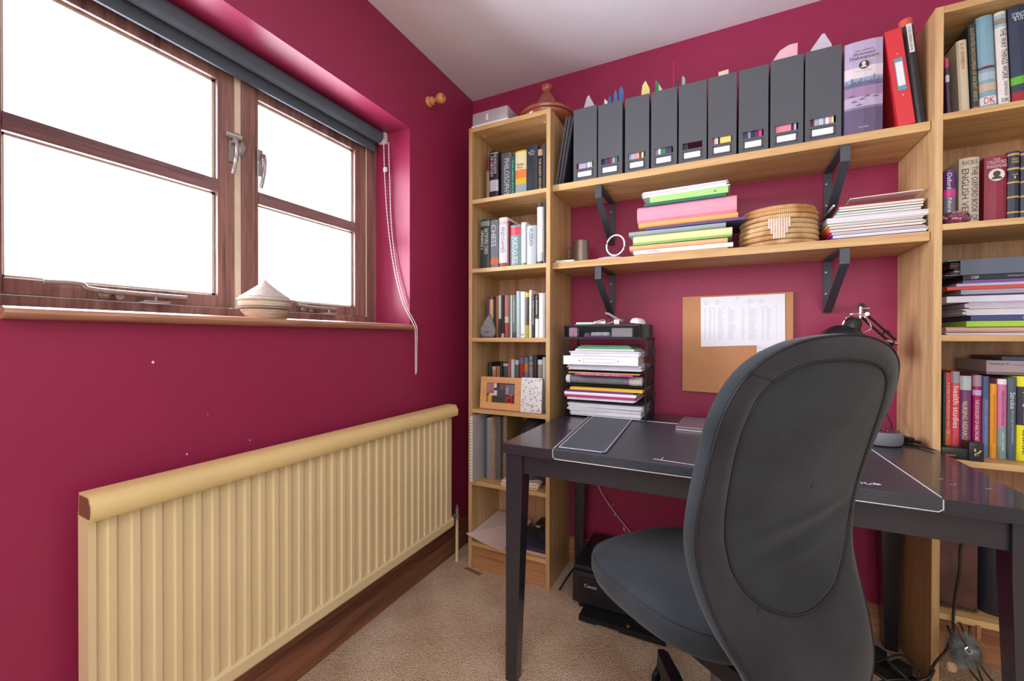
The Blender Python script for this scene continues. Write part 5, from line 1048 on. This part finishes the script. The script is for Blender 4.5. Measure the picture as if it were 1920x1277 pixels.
# ------------------------------------------------------------------ printer
pt = thing('printer', 'black inkjet printer on the carpet under the desk', 'printer', (.86, -.19, 0))
PXA, PXB, PYA, PYB = .668, 1.075, -.345, -.035
M_pr = mat('printer_black', (34, 34, 40), .4, .06, 200, .1, 900)
sbox(PXA, PXB, PYA+.006, PYB, .022, .150, b=.012).build('body', M_pr, pt, smooth=True)
sbox(PXA+.004, PXB-.004, PYA+.012, PYB, .1505, .170, b=.008).build('lid', M_pr, pt, smooth=True)
sbox(PXA+.028, PXB-.028, PYA, PYA+.006, .052, .128, b=.002).build('control_panel', M_blackpl, pt)
lettering(pt, 'Canon', (.744-.86, PYA-.0006+.19, .102), X_, Z_, .048, .0125, (205, 205, 212))
for x in (.806, .838): MB().lathe([(.006, 0), (.0055, -.002)], (x, PYA, .100), 18, 'y').build('button', paint((130, 130, 138)), pt)
sbox(PXA+.05, PXB-.05, PYA-.06, PYA+.02, .014, .022, b=.001).build('paper_tray', M_blackpl, pt); m = MB()
m.box(PXA+.05, .785, PYA-.068, PYA-.058, .006, .026, b=.001); m.box(.865, PXB-.05, PYA-.068, PYA-.058, .006, .026, b=.001); m.box(.788, .862, PYA-.064, PYA-.052, .008, .020); m.build('tray_lip', M_blackpl, pt)
for x in (PXA+.03, PXB-.03):
    for y in (PYA+.03, PYB-.03): MB().lathe([(.010, .001), (.010, .022)], (x, y, 0), 12).build('foot', M_blackmat, pt)
small('round_sticker', 'small brass screw cap lying on the printer paper tray', 'cap', MB().lathe([(.004, 0), (.007, .001), (.006, .003)], (.895, PYA-.045, .0225), 14), mat('dull_brass', (150, 130, 80), .4, metal=.6), smooth=True)
cable([(.652, -.030, .60), (.660, -.028, .48), (.700, -.022, .36), (.775, -.022, .26), (.850, -.03, .185), (.88, -.05, .172)], .0028, 'pale grey cable running down the wall behind the printer', paint((190, 170, 180)))
cable([(.590, -.27, .006), (.615, -.22, .05), (.650, -.14, .09), (.664, -.08, .085)], .0045, 'dark cable looping between the narrow bookcase and the printer')

# power strip and cables at the right under the desk
t = thing('power_strip', 'black power strip on the carpet among tangled cables', 'power strip', (1.642, -.20, 0), local=True, rot=(0, 0, -.75))
sbox(-.10, .12, -.026, .026, .001, .032, b=.005).build('body', M_blackpl, t, smooth=True)
for q in range(3): sbox(-.085+q*.065, -.045+q*.065, -.020, .020, .0325, .062, b=.005).build('plug', M_blackmat, t)
tag(sbox(1.60, 1.64, -.10, -.06, .001, .045, b=.006, rot=.4).build('adaptor_block', M_blackmat, smooth=True), 'black transformer block on the carpet beside the back desk leg', 'adaptor')
CB = [([(1.60, -.30, .004), (1.63, -.34, .05), (1.70, -.36, .10), (1.735, -.33, .12), (1.735, -.30, .06), (1.72, -.33, .004)], 'looped black cable rising highest in the tangle beside the wide bookcase'),
      ([(1.56, -.34, .004), (1.62, -.36, .07), (1.69, -.34, .075), (1.72, -.36, .03), (1.66, -.40, .004)], 'black cable looping low in front of the power strip'),
      ([(1.58, -.22, .09), (1.64, -.28, .085), (1.70, -.33, .05), (1.715, -.38, .02), (1.66, -.44, .004), (1.60, -.46, .004)], 'black cable sweeping forward across the carpet from the power strip'),
      ([(1.56, -.28, .05), (1.62, -.33, .055), (1.66, -.37, .02), (1.69, -.42, .004), (1.72, -.44, .004)], 'short black cable curling to the foot of the wide bookcase'),
      ([(1.60, -.38, .004), (1.66, -.35, .03), (1.71, -.31, .09), (1.68, -.28, .11), (1.62, -.27, .06)], 'black cable crossing over the power strip plugs'),
      ([(1.55, -.42, .004), (1.61, -.44, .03), (1.66, -.42, .05), (1.70, -.39, .03), (1.725, -.37, .004)], 'foremost low black cable arc beside the wide bookcase')]
for p_, lab in CB: cable(p_, .0026, lab)
cable([(1.812, -.315, .70), (1.811, -.31, .60), (1.806, -.300, .52), (1.800, -.295, .46), (1.800, -.292, .40), (1.792, -.292, .33), (1.788, -.292, .27), (1.784, -.30, .22), (1.765, -.31, .17), (1.735, -.32, .12), (1.715, -.35, .06), (1.70, -.40, .004)], .0035, 'thick black cable dropping from the desk past the satchel and round the bookcase edge')
cable([(1.800, -.296, .255), (1.815, -.31, .20), (1.835, -.33, .12), (1.855, -.36, .05), (1.872, -.42, .004)], .0026, 'black lead dropping diagonally in front of the fur pompom')
cable([(1.90, -.10, .22), (1.885, -.13, .16), (1.885, -.16, .10), (1.92, -.19, .04), (1.98, -.20, .01)], .003, 'black cable hanging behind the right desk leg')
cable([(1.83, -.14, .16), (1.845, -.18, .10), (1.88, -.20, .045), (1.94, -.20, .012)], .003, 'second black cable curving low behind the right desk leg')

# ------------------------------------------------------------------ office chair
CHX, CHY, PH = 1.193, -.925, math.radians(52)
FC = Vector((-math.sin(PH), math.cos(PH), 0)); SD = Vector((math.cos(PH), math.sin(PH), 0))
SZ = [(0.38, -0.2165), (0.42, -0.2172), (0.45, -0.2181), (0.5, -0.2159), (0.55, -0.1949), (0.6, -0.1744), (0.65, -0.1643), (0.7, -0.1643), (0.75, -0.1701), (0.8, -0.1821), (0.85, -0.1967), (0.9, -0.2127), (0.95, -0.2301), (0.99, -0.2368), (1.03, -0.2482), (1.08, -0.2625)]
def szf(z):
    # smoothed lookup of the backrest's side profile
    def li(q):
        q = max(SZ[0][0], min(SZ[-1][0], q))
        for (a, b), (c, d) in zip(SZ, SZ[1:]):
            if a <= q <= c: return b+(d-b)*(q-a)/(c-a)
    return sum(li(z+k) for k in (-.03, -.015, 0, .015, .03))/5
def back_pt(lat, z, push=0):
    s = szf(z)+.035*(lat/.24)**2+push
    return Vector((CHX, CHY, 0))+FC*s+SD*lat+Vector((0, 0, z))
OUT = [(-.042, 1.066), (-.10, 1.063), (-.151, 1.055), (-.198, 1.033), (-.225, 1.003), (-.240, .970), (-.248, .935), (-.246, .90), (-.243, .86), (-.241, .815), (-.238, .765), (-.235, .725), (-.228, .69), (-.216, .642), (-.205, .602), (-.194, .565), (-.174, .528), (-.158, .49), (-.150, .45), (-.142, .42), (-.12, .402), (-.06, .397),
       (.0, .396), (.06, .397), (.12, .402), (.142, .42), (.15, .45), (.158, .49), (.172, .517), (.190, .552), (.202, .587), (.208, .63), (.216, .666), (.223, .724), (.229, .772), (.237, .82), (.241, .87), (.247, .92), (.249, .955), (.232, .985), (.205, 1.008), (.158, 1.028), (.10, 1.046), (.04, 1.058), (.0, 1.064)]
INN = [(-.177, .996), (-.134, 1.019), (-.091, 1.025), (-.039, 1.026), (.041, 1.02), (.097, 1.006), (.138, .983), (.150, .944), (.164, .898), (.185, .839), (.196, .779), (.190, .712), (.168, .662), (.135, .63), (.089, .604), (.026, .59), (-.019, .586), (-.054, .589), (-.105, .607), (-.145, .641), (-.168, .681), (-.182, .73), (-.189, .771), (-.197, .826), (-.204, .879), (-.206, .926), (-.200, .965)]
CC = (0.0, .80)
def resample(poly, n):
    # radial resampling about CC, so the inner and outer outlines pair up
    out = []
    for i in range(n):
        a = 2*math.pi*i/n; d = (math.cos(a), math.sin(a)); best = None
        for (x0, z0), (x1, z1) in zip(poly, poly[1:]+poly[:1]):
            ex, ez = x1-x0, z1-z0; den = d[0]*ez-d[1]*ex
            if abs(den) < 1e-9: continue
            t_ = ((x0-CC[0])*ez-(z0-CC[1])*ex)/den; u = ((x0-CC[0])*d[1]-(z0-CC[1])*d[0])/den
            if t_ > 0 and -1e-6 <= u <= 1+1e-6: best = max(best or 0, t_)
        out.append(best)
    out = [(out[i-2]+2*out[i-1]+3*out[i]+2*out[(i+1) % n]+out[(i+2) % n])/9 for i in range(n)]
    return [(CC[0]+r*math.cos(2*math.pi*i/n), CC[1]+r*math.sin(2*math.pi*i/n)) for i, r in enumerate(out)]
NA = 160
ro = resample(OUT, NA); ri = resample(INN, NA)
ch = thing('office_chair', 'dark grey fabric swivel office chair with a mesh back pulled up at the desk', 'chair', (CHX, CHY, 0))
def fabric(name, rgb, wave, bump=.5):
    m = bpy.data.materials.new(name); m.use_nodes = True; N = m.node_tree.nodes; L = m.node_tree.links; b = N['Principled BSDF']; b.inputs['Roughness'].default_value = .85
    b.inputs['Sheen Weight'].default_value = .12; b.inputs['Specular IOR Level'].default_value = .25
    tc = N.new('ShaderNodeTexCoord'); n = N.new('ShaderNodeTexNoise'); n.inputs['Scale'].default_value = 7; n.inputs['Detail'].default_value = 6; L.new(tc.outputs['Object'], n.inputs[0])
    n2 = N.new('ShaderNodeTexNoise'); n2.inputs['Scale'].default_value = 500; L.new(tc.outputs['Object'], n2.inputs[0])
    c = lin(rgb); cr = N.new('ShaderNodeValToRGB'); cr.color_ramp.elements[0].color = tuple(v*.68 for v in c[:3])+(1,); cr.color_ramp.elements[1].color = tuple(v*1.5 for v in c[:3])+(1,); cr.color_ramp.elements[0].position = .35; cr.color_ramp.elements[1].position = .68
    L.new(n.outputs[0], cr.inputs[0]); src = cr.outputs[0]
    h = n2.outputs[0]
    if wave:
        wv = N.new('ShaderNodeTexWave'); wv.bands_direction = 'Z'; wv.inputs['Scale'].default_value = wave; wv.inputs['Distortion'].default_value = 1.2; wv.inputs['Detail'].default_value = 1; wv.inputs['Detail Scale'].default_value = 3; L.new(tc.outputs['Object'], wv.inputs[0])
        mx = N.new('ShaderNodeMix'); mx.data_type = 'RGBA'; mx.blend_type = 'MULTIPLY'; mx.inputs[0].default_value = .45; L.new(src, mx.inputs[6]); L.new(wv.outputs['Color'], mx.inputs[7]); src = mx.outputs[2]; h = wv.outputs['Fac']
    L.new(src, b.inputs['Base Color']); bp = N.new('ShaderNodeBump'); bp.inputs['Strength'].default_value = bump; bp.inputs['Distance'].default_value = .001; L.new(h, bp.inputs['Height']); L.new(bp.outputs[0], b.inputs['Normal']); return m
M_fr = fabric('chair_border_fabric', (39, 37, 43), 0); M_me = fabric('chair_mesh', (37, 40, 47), 120, .35); M_se = fabric('chair_seat_fabric', (37, 42, 48), 0)
# border: closed ring section (back face, rounded outer edge, front face, inner edge)
sec = []   # (radial mix 0 inner ..1 outer, push forward)
sec = [(0.0, .004), (.10, -.001), (.5, -.003), (.86, -.001), (.96, .003), (1.0, .010), (1.0, .020), (.95, .027), (.84, .030), (.4, .026), (.06, .024), (0, .020)]
vs = []; fs = []
for i in range(NA):
    for (k, pu) in sec:
        lat = ri[i][0]+(ro[i][0]-ri[i][0])*k; z = ri[i][1]+(ro[i][1]-ri[i][1])*k; vs.append(back_pt(lat, z, pu))
ns = len(sec)
for i in range(NA):
    j = (i+1) % NA
    for k in range(ns): q = (k+1) % ns; fs.append((i*ns+k, j*ns+k, j*ns+q, i*ns+q))
MB().add(vs, fs).build('back_frame', M_fr, ch, smooth=True, ang=80)
# side band of the cover, teal grey, with a piped seam
vs = []; fs = []
for i in range(NA):
    for (k, pu) in ((.985, .0045), (1.012, .009), (1.014, .021), (.985, .027)): 
        lat = ri[i][0]+(ro[i][0]-ri[i][0])*k; z = ri[i][1]+(ro[i][1]-ri[i][1])*k; vs.append(back_pt(lat, z, pu))
for i in range(NA):
    j = (i+1) % NA
    for k in range(3): fs.append((i*4+k, j*4+k, j*4+k+1, i*4+k+1))
MB().add(vs, fs).build('edge_band', M_se, ch, smooth=True, ang=80)
def loop(poly, push, r, nm, mt, f=1.0):
    pts = [back_pt(a, b, push) for a, b in poly]; pts.append(pts[0]); MB().tube(pts, r, 6).build(nm, mt, ch, smooth=True)
loop([(ri[i][0]+(ro[i][0]-ri[i][0])*.975, ri[i][1]+(ro[i][1]-ri[i][1])*.975) for i in range(NA)], .0015, .0016, 'piping', M_blackmat)
loop(ri, .0005, .0022, 'piping', M_blackmat)
# mesh panel, slightly sagging forward, with the slanting creases of the photo
def fold(a, z):
    s = 0
    for z0, sl, w_, h_ in ((.735, .10, .010, -.0040), (.705, .14, .012, .0035), (.675, .10, .010, -.0025), (.93, -.18, .008, -.0022), (.90, -.15, .009, .0018), (.80, -.25, .010, -.0022)):
        s += h_*math.exp(-((z-(z0+sl*a))/w_)**2)
    return s
vs = [back_pt(CC[0], CC[1], .012)]; fs = []; nr = 44
for r in range(1, nr+1):
    k = r/nr
    for i in range(NA): vs.append(back_pt(CC[0]+(ri[i][0]-CC[0])*k, CC[1]+(ri[i][1]-CC[1])*k, .003+.009*(1-k*k)+fold(CC[0]+(ri[i][0]-CC[0])*k, CC[1]+(ri[i][1]-CC[1])*k)*(1-k**4)))
for i in range(NA): fs.append((0, 1+i, 1+(i+1) % NA))
for r in range(nr-1):
    for i in range(NA): j = (i+1) % NA; a = 1+r*NA; b = a+NA; fs.append((a+i, b+i, b+j, a+j))
mp = MB().add(vs, fs).build('mesh_panel', M_me, ch, smooth=True, ang=80)
sm_ = mp.modifiers.new('thick', 'SOLIDIFY'); sm_.thickness = .003; sm_.offset = 0
# seams across the border
for (a, b) in (((-.177, .996), (-.226, 1.010)), ((-.120, .617), (-.150, .580))):
    MB().tube([back_pt(a[0]+(b[0]-a[0])*k/6, a[1]+(b[1]-a[1])*k/6, -.0022) for k in range(7)], .0010, 5).build('seam', M_blackmat, ch)
# seat cushion: rounded square, crowned
SC0 = Vector((CHX, CHY, 0))+FC*.138+SD*.066
def seat_ring(hf, hs, z, dro=0, n=72, ex=2.7, sh=0):
    o = []
    for i in range(n):
        a = 2*math.pi*i/n; c, s = math.cos(a), math.sin(a); u = abs(c)**(2/ex)*math.copysign(1, c); v = abs(s)**(2/ex)*math.copysign(1, s)
        o.append(SC0+FC*(u*hf+sh)+SD*v*hs+Vector((0, 0, z-dro*max(0, u)**3)))
    return o
rings = [seat_ring(.06, .055, .412), seat_ring(.170, .15, .413), seat_ring(.215, .190, .420, .0), seat_ring(.236, .207, .432, .004), seat_ring(.243, .213, .450, .008), seat_ring(.243, .213, .474, .012), seat_ring(.238, .209, .486, .016), seat_ring(.226, .198, .495, .016), seat_ring(.195, .170, .500, .014), seat_ring(.12, .10, .501, .008), seat_ring(.03, .03, .500)]
vs = []; fs = []; n = 72
for r in rings: vs += r
for k in range(len(rings)-1):
    for i in range(n): j = (i+1) % n; fs.append((k*n+i, k*n+j, (k+1)*n+j, (k+1)*n+i))
fs += [tuple(range(n))[::-1], tuple(range((len(rings)-1)*n, len(rings)*n))]
MB().add(vs, fs).build('seat', M_se, ch, smooth=True, ang=80)
pts = seat_ring(.239, .210, .4855, .016); pts.append(pts[0]); MB().tube([p+Vector((0, 0, .001)) for p in pts], .0013, 5).build('piping', M_se, ch, smooth=True)
MC = Vector((1.197, -.915, 0))
def lbox(c, hf, hs, z0, z1, b=.004):
    m = MB().box(-hs, hs, -hf, hf, z0, z1, b=b); R = Matrix((SD, FC, Z_)).transposed(); m.v = [tuple(Vector((c.x, c.y, 0))+R @ Vector(v)) for v in m.v]; return m
lbox(MC, .09, .06, .372, .413).build('tilt_mechanism', M_blackmat, ch)
m = lbox(MC-FC*.15+SD*0, .10, .028, .378, .400); m.build('back_support', M_blackmat, ch)
M_col = mat('column_plastic', (84, 78, 90), .5, .04, 20)
MB().lathe([(.0255, .12), (.0255, .372)], (MC.x, MC.y, 0), 28).build('column_cover', M_col, ch, smooth=True)
MB().lathe([(.018, .05), (.018, .11), (.027, .115), (.027, .13)], (MC.x, MC.y, 0), 24).build('gas_column', M_blackpl, ch, smooth=True)
MB().lathe([(.030, .062), (.042, .068), (.044, .10), (.034, .118), (.026, .122)], (MC.x, MC.y, 0), 28).build('base_hub', M_blackpl, ch, smooth=True)
tipdir = math.atan2(-.555-MC.y, 1.018-MC.x)
for q in range(5):
    a = tipdir+q*2*math.pi/5; d = Vector((math.cos(a), math.sin(a), 0)); p = Vector((-d.y, d.x, 0)); r1 = .36
    def sct(r, w_, z0, z1): c = MC+d*r; return [c-p*w_+Vector((0, 0, z0)), c+p*w_+Vector((0, 0, z0)), c+p*w_*.8+Vector((0, 0, z1)), c-p*w_*.8+Vector((0, 0, z1))]
    secs = [sct(.03, .024, .070, .112), sct(.15, .021, .070, .110), sct(.28, .022, .070, .116), sct(r1, .019, .072, .114), sct(r1+.018, .010, .076, .110)]
    vs = [v for s_ in secs for v in s_]; fs = [(3, 2, 1, 0), (16, 17, 18, 19)]
    for k in range(4):
        for i in range(4): j = (i+1) % 4; fs.append((k*4+i, k*4+j, k*4+4+j, k*4+4+i))
    lg = MB().add(vs, fs).build('base_leg', M_blackpl, ch)
    c = MC+d*r1; MB().tube([c+Vector((0, 0, .05)), c+Vector((0, 0, .075))], .006, 8).build('caster_stem', M_blackpl, lg)
    rd = p if q else (p*.4+d*.6).normalized()
    off = rd.cross(Z_)*.0
    for sgn in (-1, 1):
        m = MB(); cc = c+off+rd*sgn*.014; n = 24; u = rd.cross(Z_).normalized(); vs = []; fs = []
        for k, (rr, hh) in enumerate([(.004, .009), (.016, .011), (.024, .009), (.0285, .003), (.0285, -.006), (.02, -.009), (.004, -.009)]):
            for i in range(n): t_ = 2*math.pi*i/n; vs.append(cc+rd*sgn*hh+u*rr*math.cos(t_)+Vector((0, 0, .0295+rr*math.sin(t_))))
        for k in range(6):
            for i in range(n): j = (i+1) % n; fs.append((k*n+i, k*n+j, (k+1)*n+j, (k+1)*n+i))
        fs += [tuple(range(n)), tuple(range(6*n, 7*n))]; m.add(vs, fs).build('caster_wheel', M_blackpl, lg, smooth=True)
        m = MB(); n = 24; rp = [cc+rd*sgn*.0095+u*.0235*math.cos(2*math.pi*i/n)+Vector((0, 0, .0295+.0235*math.sin(2*math.pi*i/n))) for i in range(n+1)]
        m.tube(rp, .0022, 6).build('wheel_ring', mat('grey_wheel_ring', (130, 132, 138), .4), lg, smooth=True)
t = thing('veneer_scrap', 'thin brown scrap of veneer on the carpet at the foot of the narrow bookcase', 'scrap', (.18, -.29, 0))
MB().prism([(.140, -.302), (.176, -.306), (.232, -.322), (.236, -.300), (.215, -.2955), (.150, -.286)], .0008, .0028, 'z').build('veneer', wood('veneer_scrap', (160, 112, 86), (110, 72, 54), 'x', 20), t)
# little chips in the wall paint
CHIPL = [(-1.417, 1.0, .003), (-1.348, .768, .0022), (-1.192, .769, .002), (-.89, 1.911, .0015), (-.316, 1.243, .0015), (-1.3, .86, .0012)]
CHIPB = [(.751, .293, .003), (.761, .251, .004), (.802, .193, .006), (1.0, .93, .0015), (1.1, 1.30, .0012)]
wl, wb = bpy.data.objects['wall_left'], bpy.data.objects['wall_back']
for (y, z, r) in CHIPL: MB().prism([(y-r, z), (y, z+r*1.6), (y+r, z+r*.3), (y+r*.3, z-r)], .0001, .0004, 'x').build('paint_chip', M_white, wl)
for (x, z, r) in CHIPB: MB().prism([(x-r, z+r*2), (x+r*.3, z+r), (x+r, z-r*2), (x-r*.4, z)], -.0004, -.0001, 'y').build('paint_chip', paint((226, 200, 190)), wb)
flush_text()
